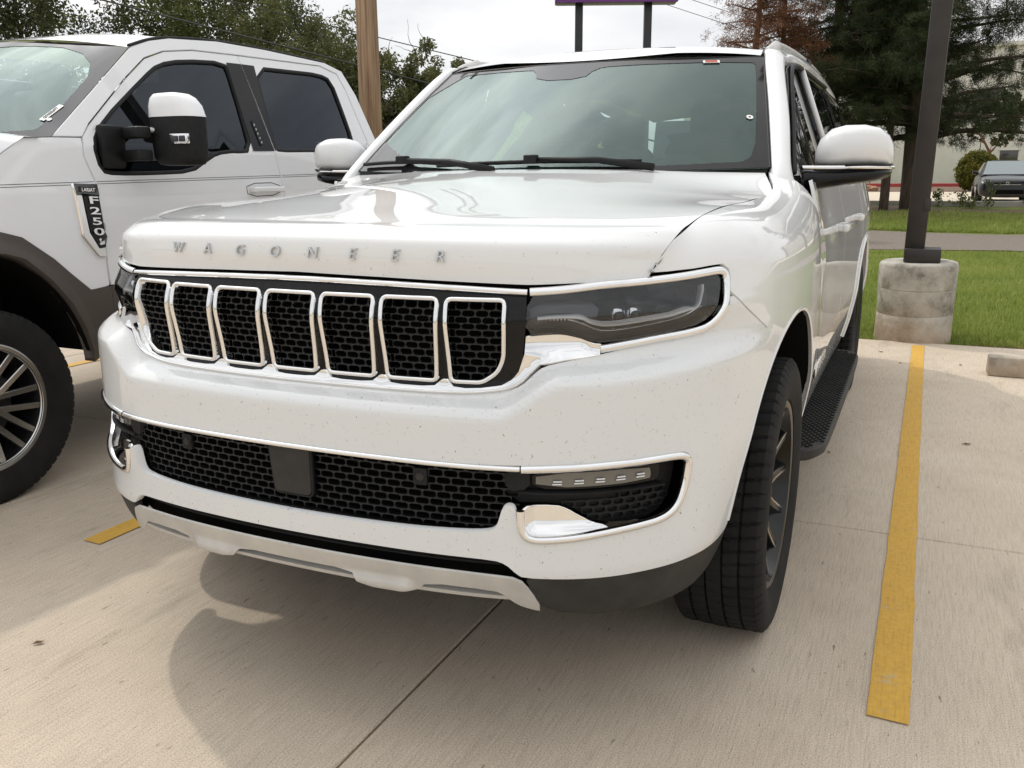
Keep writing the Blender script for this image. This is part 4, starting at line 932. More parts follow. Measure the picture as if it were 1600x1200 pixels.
flare = [(.10,.79),(.25,.92),(.43,1.055),(.66,1.098),(.815,1.083),(.905,1.057),(1.039,.960),(1.12,.885),(1.205,.811),(1.323,.813),(1.330,.525),(1.158,.50),(1.163,.549),(1.142,.647),(1.09,.76),(1.001,.872),(.892,.970),(.803,.999),(.668,1.008),(.50,.98),(.35,.88),(.25,.76),(.19,.62),(.17,.50),(-.05,.50),(-.02,.7)]
def ffn(y, z):
    p = tfn(y, z); r = np.hypot((y - .668) / .49, (z - .40) / .60); p[..., 0] += .028 * (1 - sm(1.0, 1.16, r)); return p
fl_ = tk(patch('wheel_flare', ffn, flare, (), .03, .03, 'brown', None, lip=.05, off=.006, bstep=.02))
tk(mk('wheel_well', *loft([[(x_, .668 + .50 * math.cos(t), .40 + .60 * math.sin(t)) for t in np.linspace(.25, PI - .25, 26)] for x_ in (-2.0, -2.08, -2.5)]), 'void', None))
tk(mk('well_wall', [(-2.5, .668 + .7 * math.cos(t), .40 + .75 * math.sin(t)) for t in np.linspace(-.3, PI + .3, 20)], [tuple(range(20))], 'void', None))
# windows
for pol, nm in ((win1, 'side_window'), (win2, 'side_window')):
    g = tk(patch(nm, tfn, pol, (), .1, .1, 'glass_dark', None, lip=0, off=-.012)); P_, N_ = path_on(tfn, pol, .02, True, 0)
    tk(mk('window_seal', *sweep(P_ - N_ * .004, N_, halfround(.024, .005, -.012), True), 'black', g, sharp=50), g)
tpatch('pillar_cover', [(2.392,1.889),(2.5085,1.893),(2.5245,1.70),(2.5395,1.428),(2.363,1.424)], mat='black_gloss', ch=0, lip=0, off=.003, par=d1)
tpatch('pillar_cover', [(2.5125,1.893),(2.617,1.895),(2.588,1.66),(2.556,1.43),(2.5475,1.43),(2.530,1.70)], mat='black_gloss', ch=0, lip=0, off=.003, par=d2)
kp = tpatch('keypad', [(2.425,1.585),(2.44,1.585),(2.452,1.455),(2.432,1.455)], mat='black', ch=0, lip=.004, off=.008, par=d1)
for i in range(5):
    tk(mk('key', *rbox((.003, .010, .012), (float(tfn(np.array([2.436 + .002 * i]), np.array([1.565 - i * .023]))[0][0]) + .010, 2.434 + .003 * i, 1.565 - i * .023), 0), 'satin', kp, smooth=False), kp)
# partition behind the tinted glass and cab interior
tk(mk('cab_interior', *rbox((1.5, 2.0, .7), (-3.05, 2.5, 1.15), .05), 'interior', None, smooth=False))
for y_ in (2.25, 3.15):
    st = tk(mk('seat', *join([rbox((.5, .16, .7), (-2.5, y_, 1.45), .06, Matrix.Rotation(-.2, 3, 'X')), rbox((.5, .16, .7), (-3.5, y_, 1.45), .06, Matrix.Rotation(-.2, 3, 'X'))]), 'seat', None, sharp=50))
    tk(mk('headrest', *join([rbox((.26, .10, .18), (-2.5, y_ + .1, 1.83), .04), rbox((.26, .10, .18), (-3.5, y_ + .1, 1.83), .04)]), 'seat', st, sharp=50), st)
tk(mk('dashboard', *rbox((1.7, .4, .2), (-3.02, 1.42, 1.36), .06), 'interior', None, sharp=50))
# pinstripe, handle
for dz in (0, .010):
    for ya, yb, par in ((.2, 1.29, fo), (1.306, 2.562, d1), (2.574, 3.54, d2)):
        ys = np.linspace(ya, yb, 12); P_ = tfn(ys, 1.237 + .0195 * ys + dz); N_ = normals_of(tfn, ys, 1.237 + .0195 * ys + dz)
        tk(mk('pinstripe', *sweep(P_, N_, [(.0012, 0), (.0012, .0008), (-.0012, .0008), (-.0012, 0)]), 'ink_black', par, smooth=False), par)
for y0, par in ((2.41, d1), (3.40, d2)):
    x0 = float(tfn(np.array([y0]), np.array([1.215]))[0][0])
    hd = tk(mk('door_handle', *join([rbox((.03, .25, .030), (x0 + .030, y0, 1.222), .008, seg=3), rbox((.03, .03, .03), (x0 + .015, y0 + .11, 1.222), .006), rbox((.03, .03, .03), (x0 + .015, y0 - .11, 1.222), .006)]), 'truck_white', par, sharp=40), par)
    P_, N_ = path_on(tfn, chaikin([(y0 - .145, 1.255), (y0 + .135, 1.258), (y0 + .135, 1.19), (y0 - .14, 1.185)], 1), .02, True, 0)
    tk(mk('handle_recess', *sweep(P_, N_, halfround(.004, .0015, -.002), True), 'black', par), par)
# fender badge
bd = tpatch('fender_badge', [(1.169,1.265),(1.290,1.260),(1.306,.950),(1.261,.953),(1.191,1.043),(1.182,1.15)], mat='chrome', ch=0, lip=.02, off=.018, bstep=.02, du=.03)
tpatch('badge_inset', [(1.204,1.222),(1.286,1.216),(1.303,.990),(1.265,.986),(1.224,1.056),(1.212,1.149)], mat='black_gloss', ch=0, lip=0, off=.0215, par=bd)
for ch, (y0, z0) in zip('F250', ((1.250,1.193),(1.253,1.148),(1.257,1.103),(1.262,1.058))):
    VF = text_mesh(ch, .046, .003, .0006, 0, .0003); VF = ([(v[0] * 2.5 + v[1] * -.15, v[1] * .95, v[2]) for v in VF[0]], VF[1])
    tk(mk('letter', *xf(VF, frame((-1.994, y0, z0), (0, 1, -.06), (0, .1, 1))), 'chrome', bd, smooth=False), bd)
tpatch('badge_plate', [(1.190,1.252),(1.278,1.247),(1.278,1.224),(1.192,1.229)], mat='grey_plastic', ch=0, lip=0, off=.0195, par=bd)
VF = text_mesh('LARIAT', .021, .001, 0, 0, .0004); tk(mk('letter', *xf(VF, frame((-1.9995, 1.235, 1.238), (0, 1, -.055), (0, .05, 1))), 'chrome', bd, smooth=False), bd)
# 4x4 mark at the front door's lower panel
# windscreen, roof, hood
TB = np.array([1.134, 1.460]); TT = np.array([1.737, 1.886])
def tws(u, v):    # u 0 (left edge of cab, near camera) .. 1 (far edge)
    u = np.asarray(u, float); v = np.asarray(v, float); c = 1 - (2 * u - 1) ** 2
    xb = -2.065 - u * 1.91; xt = -2.215 - u * 1.61
    yb = 1.134 - .22 * c; yt = 1.737 - .16 * c; zb = 1.456 - .01 * c; zt = 1.888 + .045 * c
    b = 4 * v * (1 - v) * .03 * c
    return np.stack([xb + (xt - xb) * v, yb + (yt - yb) * v - b * .6, zb + (zt - zb) * v + b * .7], -1)
twd = tk(patch('windshield', tws, [(0, 0), (1, 0), (1, 1), (0, 1)], (), .06, .06, 'glass_ws', None, lip=0, flip=True))
tk(patch('frit_border', tws, [(0, 0), (1, 0), (1, 1), (0, 1)], [chaikin([(.06, .04), (.94, .04), (.97, .1), (.965, .93), (.6, .95), (.58, .84), (.42, .84), (.40, .95), (.035, .93), (.030, .12)], 2)], .06, .06, 'frit', twd, lip=0, off=.0015, flip=True, bstep=.03), twd)
_p = tws(np.array([.040]), np.array([.235]))[0]; _x = tws(np.array([.034]), np.array([.30]))[0] - tws(np.array([.046]), np.array([.17]))[0]; _n = -normals_of(tws, np.array([.040]), np.array([.235]))[0]
m4 = frame(_p + _n * .004, _x, Vector(_n).cross(Vector(_x)))
stk = tk(mk('windshield_sticker', *xf(rbox((.125, .026, .001), (0, 0, 0), 0), m4), 'sticker', twd, smooth=False), twd)
tk(mk('sticker_print', *xf(text_mesh('G7035677', .021, .0008, 0, 0, .0004), m4 @ Matrix.Translation((-.004, 0, .001))), 'ink_black', twd, smooth=False), twd)
V, F = lathe([(0, .001), (.011, .001), (.011, 0)], 18); tk(mk('sticker_dot', *xf((V, F), m4 @ Matrix.Translation((-.045, -.026, 0)) @ Matrix.Rotation(-PI / 2, 4, 'Y')), 'sticker', twd, smooth=False), twd)
rs = []
for y_, z_ in ((1.745,1.890),(1.878,1.935),(2.016,1.964),(2.37,1.994),(2.762,1.997),(3.329,1.984),(3.489,1.948),(3.565,1.803)):
    xl = float(tfn(np.array([y_]), np.array([z_]))[0][0]); row = []
    for u in np.linspace(0, 1, 21):
        c = 1 - abs(2 * u - 1) ** 2.6; x_ = xl + (-6.04 - 2 * xl) * u
        row.append((x_, y_ - (.155 * c if y_ < 1.8 else .10 * c * max(0, (2.4 - y_) / .6) if y_ < 2.4 else 0), z_ + (.052 if y_ < 3.5 else .02) * c))
    rs.append(row)
V, F = loft(rs); rf = tk(mk('roof', V, [f[::-1] for f in F], 'truck_white', None, sharp=60)); rf.data.flip_normals()
P = [tfn(np.array([y_]), np.array([z_]))[0] + np.array([-.012, 0, .006]) for y_, z_ in ((1.745,1.893),(1.878,1.938),(2.016,1.967),(2.37,1.996),(2.762,1.999),(3.329,1.986))]
tk(mk('drip_rail', *tube(chaikin(P, 2, False), .009, 6), 'black', rf), rf)
hr = []
for y_, z_ in ((1.06,1.452),(.985,1.451),(.93,1.449),(.872,1.447),(.7,1.44),(.2,1.41),(-.2,1.36),(-.36,1.28)):
    zf_ = float(np.interp(y_, [-.36, .3, .872, .981, 1.06], [1.27, 1.38, 1.384, 1.451, 1.452])); row = [(-2.035, y_, zf_)]
    for u in np.linspace(0, 1, 21):
        c = 1 - abs(2 * u - 1) ** 2.2; row.append((-2.06 - u * 1.92, y_ - .10 * c * (y_ > .86) - .10 * c * (y_ < 0), z_ + .06 * c))
    hr.append(row)
V, F = loft(hr); th = tk(mk('hood', V, F, 'truck_white', None, sharp=60))
tk(mk('truck_cowl', *rbox((1.8, .16, .02), (-3.02, 1.03, 1.445), .005), 'black', None, smooth=False))
tk(mk('front_fascia', *join([rbox((1.9, .12, .55), (-3.02, -.34, .95), .05), rbox((2.0, .2, .25), (-3.02, -.42, .60), .04)]), 'chrome', None, sharp=50))
tk(mk('engine_block', *rbox((1.3, 1.2, .6), (-3.02, .45, 1.0), .02), 'void', None, smooth=False))
tk(mk('chassis', *rbox((1.0, 5.6, .18), (-3.02, 2.6, .58), .02), 'void', None, smooth=False))
tk(mk('cab_floor', *rbox((1.86, 2.35, .1), (-3.02, 2.45, .60), .02), 'void', None, smooth=False))
# far side and bed
tk(mk('far_side_panel', *rbox((.06, 3.9, .85), (-3.99, 1.7, 1.05), .02), 'truck_white', None, sharp=40))
tk(mk('far_window', *rbox((.03, 1.9, .40), (-3.90, 2.5, 1.68), .01, Matrix.Rotation(.3, 3, 'Y')), 'glass_dark', None, sharp=40))
tk(mk('cab_rear_wall', *rbox((1.85, .05, .75), (-3.02, 3.62, 1.15), .02), 'truck_white', None, sharp=40))
tk(mk('rear_glass', *rbox((1.5, .02, .40), (-3.02, 3.58, 1.72), .01), 'glass_dark', None, sharp=40))
for x_ in (-2.06, -3.98): tk(mk('bed_side', *rbox((.08, 1.95, .60), (x_, 4.66, 1.04), .03), 'truck_white', None, sharp=40))
tk(mk('tailgate', *rbox((1.8, .06, .58), (-3.02, 5.62, 1.04), .02), 'truck_white', None, sharp=40)); tk(mk('bed_floor', *rbox((1.85, 1.95, .05), (-3.02, 4.65, .78), 0), 'black', None, smooth=False))
# tow mirror
def ring_box(cx, cy, zb, zt, hx, hy, n=20, e=.55):
    return None
mrr = []
# sections from bottom to top: (z, x centre, half width, half depth)
for z_, xc, hw_, hd_ in ((1.340,-1.805,.070,.04),(1.346,-1.806,.105,.065),(1.375,-1.81,.125,.075),(1.45,-1.812,.128,.078),(1.55,-1.814,.130,.078)):
    mrr.append([(xc + hw_ * math.copysign(abs(math.cos(t)) ** .55, math.cos(t)), 1.60 + hd_ * math.copysign(abs(math.sin(t)) ** .7, math.sin(t)), z_) for t in np.linspace(0, 2 * PI, 24, endpoint=False)])
V, F = loft(mrr, True, True); tm = tk(mk('tow_mirror', V, F, 'black', None, sharp=60))
mrr = []
for z_, xc, hw_, hd_ in ((1.552,-1.814,.132,.080),(1.60,-1.822,.122,.078),(1.635,-1.832,.100,.072),(1.652,-1.840,.078,.058),(1.658,-1.842,.045,.03)):
    mrr.append([(xc + hw_ * math.copysign(abs(math.cos(t)) ** .55, math.cos(t)), 1.60 + hd_ * math.copysign(abs(math.sin(t)) ** .7, math.sin(t)), z_) for t in np.linspace(0, 2 * PI, 24, endpoint=False)])
V, F = loft(mrr, True, True); tk(mk('mirror_cap', V, F, 'truck_white', tm, sharp=60), tm)
tk(mk('mirror_lamp', *join([rbox((.105, .020, .046), (-1.738, 1.522, 1.455), .006)]), 'chrome', tm, sharp=40), tm)
tk(mk('lamp_lens', *join([rbox((.045, .008, .026), (-1.760, 1.511, 1.455), .004), rbox((.034, .008, .026), (-1.713, 1.511, 1.455), .004)]), 'lamp_grey', tm, sharp=40), tm)
for z_, r_ in ((1.485, .028), (1.385, .030)):
    tk(mk('mirror_arm', *rbox((.24, .075, .05), (-2.0, 1.50, z_), .012, Matrix.Rotation(-.3, 3, 'Z')), 'black', tm, sharp=40), tm)
tk(mk('arm_rod', *tube([(-1.97, 1.50, 1.492), (-1.88, 1.54, 1.498)], .012, 10), 'satin', tm), tm)
tk(mk('arm_bracket', *rbox((.05, .14, .20), (-2.055, 1.43, 1.42), .02, Matrix.Rotation(.1, 3, 'Y')), 'black', tm, sharp=40), tm)
for yw in (.668, 4.55):
    make_wheel(truck, TINV, (-2.138, yw, .398), .398, .27, .252, 1, 'light', 8)
    make_wheel(truck, TINV, (-3.90, yw, .398), .398, .27, .252, -1, 'light', 8)
# ================================================================== ground
def concrete(name, base, dark, light):
    m, t, b = nmat(name)
    n = noise_of(t, 1.1, 9, rough=.62, coord='Object'); r = ramp(t, n.outputs[0], [(.30, dark), (.5, base), (.72, light)])
    g = noise_of(t, 260, 3, rough=.7); rg = ramp(t, g.outputs[0], [(.32, (.52, .50, .46)), (.46, (.95, .95, .95)), (.66, (1.22, 1.22, 1.22))])
    c = mixc(t, 1.0, r.outputs[0], rg.outputs[0], 'MULTIPLY')
    # broom strokes running along the bay, darker pits
    br = noise_of(t, 1.0, 5, rough=.75, stretch=(170, 7, 1)); rb_ = ramp(t, br.outputs[0], [(.33, (.76, .74, .72)), (.55, (1.04, 1.04, 1.04))])
    c = mixc(t, .75, c, rb_.outputs[0], 'MULTIPLY')
    pit = noise_of(t, 1.0, 3, rough=.6, stretch=(60, 14, 1)); rp_ = ramp(t, pit.outputs[0], [(.27, (.34, .31, .27)), (.33, (1, 1, 1))])
    c = mixc(t, .8, c, rp_.outputs[0], 'MULTIPLY')
    st = noise_of(t, .55, 6, rough=.7); rs_ = ramp(t, st.outputs[0], [(.52, (1, 1, 1)), (.74, (.60, .585, .57))])
    c = mixc(t, .8, c, rs_.outputs[0], 'MULTIPLY')
    tm_ = noise_of(t, 1.0, 5, rough=.7, stretch=(3.2, .55, 1)); rt_ = ramp(t, tm_.outputs[0], [(.58, (1, 1, 1)), (.70, (.70, .69, .68))])
    c = mixc(t, .75, c, rt_.outputs[0], 'MULTIPLY')
    t.links.new(c, b.inputs['Base Color']); b.inputs['Roughness'].default_value = .85; b.inputs['Specular IOR Level'].default_value = .3
    add = t.nodes.new('ShaderNodeMath'); add.operation = 'ADD'; t.links.new(br.outputs[0], add.inputs[0]); t.links.new(g.outputs[0], add.inputs[1])
    bump(t, b, add.outputs[0], .35, .004); return m
M['concrete'] = concrete('concrete_slab', (.56, .475, .375), (.49, .41, .32), (.63, .545, .44))
M['joint'] = mottled('joint_filler', (.05, .045, .04), (.11, .10, .085), 30, .9)
M['yellow'] = None
m, t, b = nmat('yellow_line')
n = noise_of(t, 60, 8, rough=.7); r = ramp(t, n.outputs[0], [(.30, (.40, .29, .10)), (.42, (.58, .33, .045)), (.7, (.66, .39, .06))])
br = noise_of(t, 1.0, 4, rough=.75, stretch=(150, 8, 1)); rb_ = ramp(t, br.outputs[0], [(.30, (.72, .70, .66)), (.5, (1, 1, 1))])
wr = noise_of(t, 9, 8, rough=.8); wrr = ramp(t, wr.outputs[0], [(.60, (0, 0, 0)), (.66, (1, 1, 1))])
t.links.new(mixc(t, mixc(t, .6, (0, 0, 0), wrr.outputs[0]), mixc(t, .7, r.outputs[0], rb_.outputs[0], 'MULTIPLY'), (.44, .37, .27)), b.inputs['Base Color']); b.inputs['Roughness'].default_value = .7; bump(t, b, br.outputs[0], .3, .003); M['yellow'] = m
M['soil'] = mottled('soil', (.10, .065, .04), (.20, .13, .085), 4, .95, 60, .5, .03)
M['gravel'] = mottled('gravel', (.13, .105, .085), (.24, .20, .165), 30, .95, 90, .6, .02)
m, t, b = nmat('lawn')
n = noise_of(t, .45, 9, rough=.68); r = ramp(t, n.outputs[0], [(.28, (.10, .14, .025)), (.5, (.17, .215, .045)), (.70, (.27, .27, .08))])
n3 = noise_of(t, 26, 6, rough=.8); r3 = ramp(t, n3.outputs[0], [(.35, (.55, .58, .5)), (.65, (1.25, 1.2, 1.1))])
t.links.new(mixc(t, 1., r.outputs[0], r3.outputs[0], 'MULTIPLY'), b.inputs['Base Color']); b.inputs['Roughness'].default_value = .9; b.inputs['Specular IOR Level'].default_value = .15
bump(t, b, n3.outputs[0], .8, .05); M['lawn'] = m
M['driveway'] = mottled('driveway', (.50, .43, .33), (.60, .52, .41), 3, .9)
M['asphalt'] = mottled('far_lot', (.30, .27, .23), (.38, .34, .29), 2, .9)
def gz(y): return np.interp(y, [-400, 5.86, 6.3, 10, 15, 20, 24, 29, 40, 70, 400], [-.06, -.06, -.008, .01, .0, .02, .12, .28, .30, .50, .6])
ys = np.r_[-400, -60, -20, 0, 5.85, 5.86, np.arange(6.0, 30, .5), 32, 36, 40, 55, 70, 100, 400]; xs = np.r_[-400, -80, np.arange(-30, 31, 1.5), 80, 400]
Yg, Xg = np.meshgrid(ys, xs, indexing='ij'); Zg = gz(Yg) + np.where(Yg > 6.2, .02 * np.sin(Xg * 1.3 + Yg * .7), 0) * (Yg < 30)
gr = mk('ground', np.stack([Xg, Yg, Zg], -1).reshape(-1, 3), [f for f in grid_faces(len(ys), len(xs))], 'lawn'); tag(gr, kind='structure')
for p_ in gr.data.polygons:
    pass
def sheet(name, pts, mat, dz=.006, kind='structure', wob=0.):
    V = [(x, y, float(gz(y)) + dz) for x, y in pts]; o = mk(name, V, [tuple(range(len(V)))], mat, smooth=False); tag(o, kind=kind); return o
def strip(name, x0, x1, y0, y1, mat, dz, nx=40, ny=6, wob=.15):
    V = []
    for i in range(nx + 1):
        x = x0 + (x1 - x0) * i / nx
        for j in range(ny + 1):
            y = y0 + (y1 - y0) * j / ny + (wob * math.sin(x * .9 + j) + wob * .5 * math.sin(x * 2.7) if j in (0, ny) else 0)
            V.append((x, y, float(gz(y)) + .02 * math.sin(x * 1.3 + y * .7) * (y < 30) + dz))
    o = mk(name, V, [f[::-1] for f in grid_faces(nx + 1, ny + 1)], mat); tag(o, kind='structure'); return o
lot = mk('parking_lot', [(-40, -30, -.03), (40, -30, -.03), (40, 5.838, -.03), (-40, 5.838, -.03)], [(0, 1, 2, 3)], 'joint', smooth=False); tag(lot, kind='structure')
XB = [-27.4, -22.8, -18.2, -13.6, -9.0, -4.4, .19, 4.78, 9.4, 14.0, 18.6, 23.2]; YB = [-21.05, -16.5, -11.95, -7.4, -2.8, 1.765, 5.84]
for i in range(len(XB) - 1):
    for j in range(len(YB) - 1):
        g = .0035; x0, x1, y0, y1 = XB[i] + g, XB[i + 1] - g, YB[j] + g, YB[j + 1] - g
        near = -10 < x0 < 6 and y1 > -3
        V, F = rbox((x1 - x0, y1 - y0, .1), ((x0 + x1) / 2, (y0 + y1) / 2, -.05), .004, seg=1)
        mk('slab', V, F, 'concrete', lot, smooth=False)
M['apron'] = M['concrete']
# painted lines
def yline(x0, x1, xa, xb, y0, y1):
    n_ = 40; V = []; rs_ = random.Random(int(x0 * 1000))
    for i in range(n_ + 1):
        y = y0 + (y1 - y0) * i / n_; l = x0 + (xa - x0) * i / n_ + rs_.uniform(-.002, .002); r_ = x1 + (xb - x1) * i / n_ + rs_.uniform(-.0025, .0025)
        V += [(l, y + (.0 if i else 0), .004), (r_, y + (-.004 if i == 0 else 0), .004)]
    return V, [(2 * i, 2 * i + 1, 2 * i + 3, 2 * i + 2) for i in range(n_)]
for nm, a in (('r', (1.262, 1.358, 1.309, 1.393)), ('l', (-1.402, -1.313, -1.372, -1.285)), ('f', (4.0, 4.095, 4.03, 4.12)), ('ff', (-4.16, -4.065, -4.13, -4.035))):
    V, F = yline(*a, .53, 5.8)
    o = mk('bay_line', V, F, 'yellow', smooth=False); tag(o, {'r': 'yellow painted line on the open side of the SUV, right of its wheels', 'l': 'yellow painted line between the SUV and the pickup truck', 'f': 'yellow painted line beyond the empty bay with the wheel stop', 'ff': 'yellow painted line on the far side of the pickup truck'}[nm], 'line', 'parking bay lines')
# dirty kerb edge of the lot
V, F = rbox((60, .12, .10), (0, 5.90, -.052), .004, seg=1); o = mk('lot_edge', V, F, 'concrete', smooth=False); tag(o, kind='structure')
strip('soil_edge', -12, 14, 5.95, 6.12, 'soil', .012, 60, 2, .03)
strip('gravel_road', -60, 60, 15.2, 20.0, 'gravel', .012, 90, 8, .12)
strip('pine_straw', -6, 5.5, 23.6, 28.4, 'soil', .014, 40, 8, .35)
strip('driveway', -60, 60, 29.6, 61, 'driveway', .02, 60, 20, .0)
V, F = rbox((40, .25, .18), (0, 29.5, .36), .02); o = mk('far_kerb', V, F, mottled('kerb_grey', (.33, .31, .28), (.42, .40, .36), 3, .9), smooth=False); tag(o, kind='structure')
V, F = rbox((19, .3, .22), (-3.6, 61.5, .56), .03); o = mk('red_kerb', V, F, plain('red_kerb_paint', (.36, .04, .04), .7), smooth=False); tag(o, 'red painted kerb in front of the white building', 'kerb')
# near grass blades
def blades(name, n, xr, yr, h, w):
    x = rng.uniform(*xr, n); y = yr[0] + (yr[1] - yr[0]) * rng.random(n) ** 1.6; z = gz(y) + .02 * np.sin(x * 1.3 + y * .7)
    keep = (np.hypot(x - 1.3, y - 6.2) > .30); x, y, z = x[keep], y[keep], z[keep]; n = len(x)
    a = rng.uniform(0, 2 * PI, n); hh = h * rng.uniform(.5, 1.3, n); ww = w * rng.uniform(.6, 1.4, n); le = rng.uniform(.0, .9, n) * hh; la = rng.uniform(0, 2 * PI, n)
    V = np.zeros((n, 3, 3)); V[:, 0] = np.stack([x - np.cos(a) * ww, y - np.sin(a) * ww, z - .01], -1); V[:, 1] = np.stack([x + np.cos(a) * ww, y + np.sin(a) * ww, z - .01], -1); V[:, 2] = np.stack([x + np.cos(la) * le, y + np.sin(la) * le, z + hh], -1)
    return tri_mesh(name, V.reshape(-1, 3), np.arange(3 * n).reshape(-1, 3))
def tri_mesh(name, V, T, mat=None, parent=None):
    me = bpy.data.meshes.new(name); V = np.asarray(V, np.float32); T = np.asarray(T, np.int32); k = T.shape[1]
    me.vertices.add(len(V)); me.vertices.foreach_set('co', V.ravel()); me.loops.add(T.size); me.loops.foreach_set('vertex_index', T.ravel())
    me.polygons.add(len(T)); me.polygons.foreach_set('loop_start', np.arange(0, T.size, k, dtype=np.int32)); me.update(calc_edges=True)
    if mat is not None: me.materials.append(mat)
    o = bpy.data.objects.new(name, me); COL.objects.link(o)
    if parent: o.parent = parent
    return o
def leafmat(name, cols, scale=2.0, trans=.3):
    m = bpy.data.materials.new(name); m.use_nodes = True; t = m.node_tree; b = t.nodes['Principled BSDF']; out = t.nodes['Material Output']
    n = noise_of(t, scale, 4, rough=.7); n2 = noise_of(t, scale * 14, 2)
    mxx = t.nodes.new('ShaderNodeMath'); mxx.operation = 'MULTIPLY_ADD'; mxx.inputs[1].default_value = .5; t.links.new(n2.outputs[0], mxx.inputs[0])
    hf = t.nodes.new('ShaderNodeMath'); hf.operation = 'MULTIPLY'; hf.inputs[1].default_value = .5; t.links.new(n.outputs[0], hf.inputs[0]); t.links.new(hf.outputs[0], mxx.inputs[2])
    k = len(cols); r = ramp(t, mxx.outputs[0], [(.34 + .32 * i / (k - 1), c) for i, c in enumerate(cols)])
    t.links.new(r.outputs[0], b.inputs['Base Color']); b.inputs['Roughness'].default_value = .6; b.inputs['Specular IOR Level'].default_value = .25
    tl = nd(t, 'ShaderNodeBsdfTranslucent'); t.links.new(r.outputs[0], tl.inputs[0]); ms = nd(t, 'ShaderNodeMixShader'); ms.inputs[0].default_value = trans
    t.links.new(b.outputs[0], ms.inputs[1]); t.links.new(tl.outputs[0], ms.inputs[2]); t.links.new(ms.outputs[0], out.inputs[0]); return m
M['grass'] = leafmat('grass_blades', [(.15, .205, .038), (.28, .345, .075), (.42, .42, .14)], 1.2, .25)
g1 = blades('lawn_grass', 120000, (-2.0, 6.5), (6.05, 15.0), .055, .006); g1.data.materials.append(M['grass']); tag(g1, 'short green lawn grass behind the parking bays', 'grass', kind='stuff')
g2 = blades('verge_grass', 40000, (-3, 9), (20.3, 26.5), .10, .012); g2.data.materials.append(M['grass']); tag(g2, 'longer green grass verge beyond the gravel road', 'grass', kind='stuff')
# ------------------------------------------------------------------ lamp post, wheel stop
lp = empty('lamp_post', (1.3, 6.2, 0)); tag(lp, 'dark brown square lamp post on a round concrete footing at the lawn edge', 'lamp post')
m, t, b = nmat('old_concrete')
n = noise_of(t, 5, 9, rough=.7); r = ramp(t, n.outputs[0], [(.34, (.16, .145, .12)), (.48, (.36, .335, .285)), (.66, (.50, .47, .41))])
tc_ = t.nodes.new('ShaderNodeTexCoord'); sx = t.nodes.new('ShaderNodeSeparateXYZ'); t.links.new(tc_.outputs['Object'], sx.inputs[0])
nn = noise_of(t, 3, 5); ad = t.nodes.new('ShaderNodeMath'); ad.operation = 'MULTIPLY_ADD'; ad.inputs[1].default_value = .5; t.links.new(nn.outputs[0], ad.inputs[0]); t.links.new(sx.outputs[2], ad.inputs[2])
rz = ramp(t, ad.outputs[0], [(.30, (1, 1, 1)), (.50, (0, 0, 0))])
t.links.new(mixc(t, mixc(t, .45, (0, 0, 0), rz.outputs[0]), r.outputs[0], (.42, .27, .14)), b.inputs['Base Color']); b.inputs['Roughness'].default_value = .9; n2_ = noise_of(t, 40, 6); bump(t, b, n2_.outputs[0], .5, .01); M['footing'] = m
prof = []
for z_, r_ in ((-.1, .285), (.02, .285), (.16, .283), (.20, .281), (.204, .277), (.208, .281), (.33, .284), (.40, .287), (.404, .282), (.408, .287), (.52, .289), (.585, .288), (.603, .280), (.61, .262), (.612, .0)): prof.append((r_, z_))
rows = []
for k in range(72):
    a = 2 * PI * k / 72; rows.append([(r_ * (1 + .006 * math.sin(3 * a) + .004 * math.sin(7 * a + z_ * 9)) * math.cos(a), r_ * (1 + .006 * math.sin(3 * a)) * math.sin(a), z_ + (.006 * math.sin(a + .5) if z_ > .1 else 0)) for r_, z_ in prof])
V = [p for r_ in rows for p in r_]; mk('footing', V, [f[::-1] for f in grid_faces(72, len(prof), close_r=True)], 'footing', lp, sharp=50)
M['bronze'] = mottled('bronze_paint', (.020, .016, .014), (.032, .026, .023), 6, .42)
mk('base_cover', *rbox((.26, .26, .105), (.02, -.01, .662), .006), 'bronze', lp, sharp=40)
pb = mk('post', *rbox((.145, .145, 8.2), (0, 0, 0), .012), 'bronze', lp, sharp=40); pb.location = (.02, 0, 4.7); pb.rotation_euler = (0, math.radians(.9), 0)
mk('hand_hole', *rbox((.05, .006, .10), (.02, -.076, 1.05), .003), 'bronze', lp, sharp=40)
mk('lamp_head', *rbox((.35, .7, .12), (.1, .5, 8.75), .03), 'bronze', lp, sharp=40)
ws_o = empty('wheel_stop', (2.68, 4.92, 0)); tag(ws_o, 'grey concrete wheel stop in the empty bay right of the SUV', 'wheel stop')
V, F = rbox((1.83, .17, .125), (0, 0, .0635), .012, taper=(1, .72)); mk('block', V, F, 'footing', ws_o, sharp=40)
for x_ in (-.6, .6): mk('anchor_pin', *[q for q in lathe([(0, .128), (.012, .128), (.012, .120)], 12)][:0] or xf(lathe([(0, .004), (.012, .004), (.012, 0)], 12), Matrix.Translation((x_, 0, .125)) @ Matrix.Rotation(-PI / 2, 4, 'Y')), 'dark_metal', ws_o)
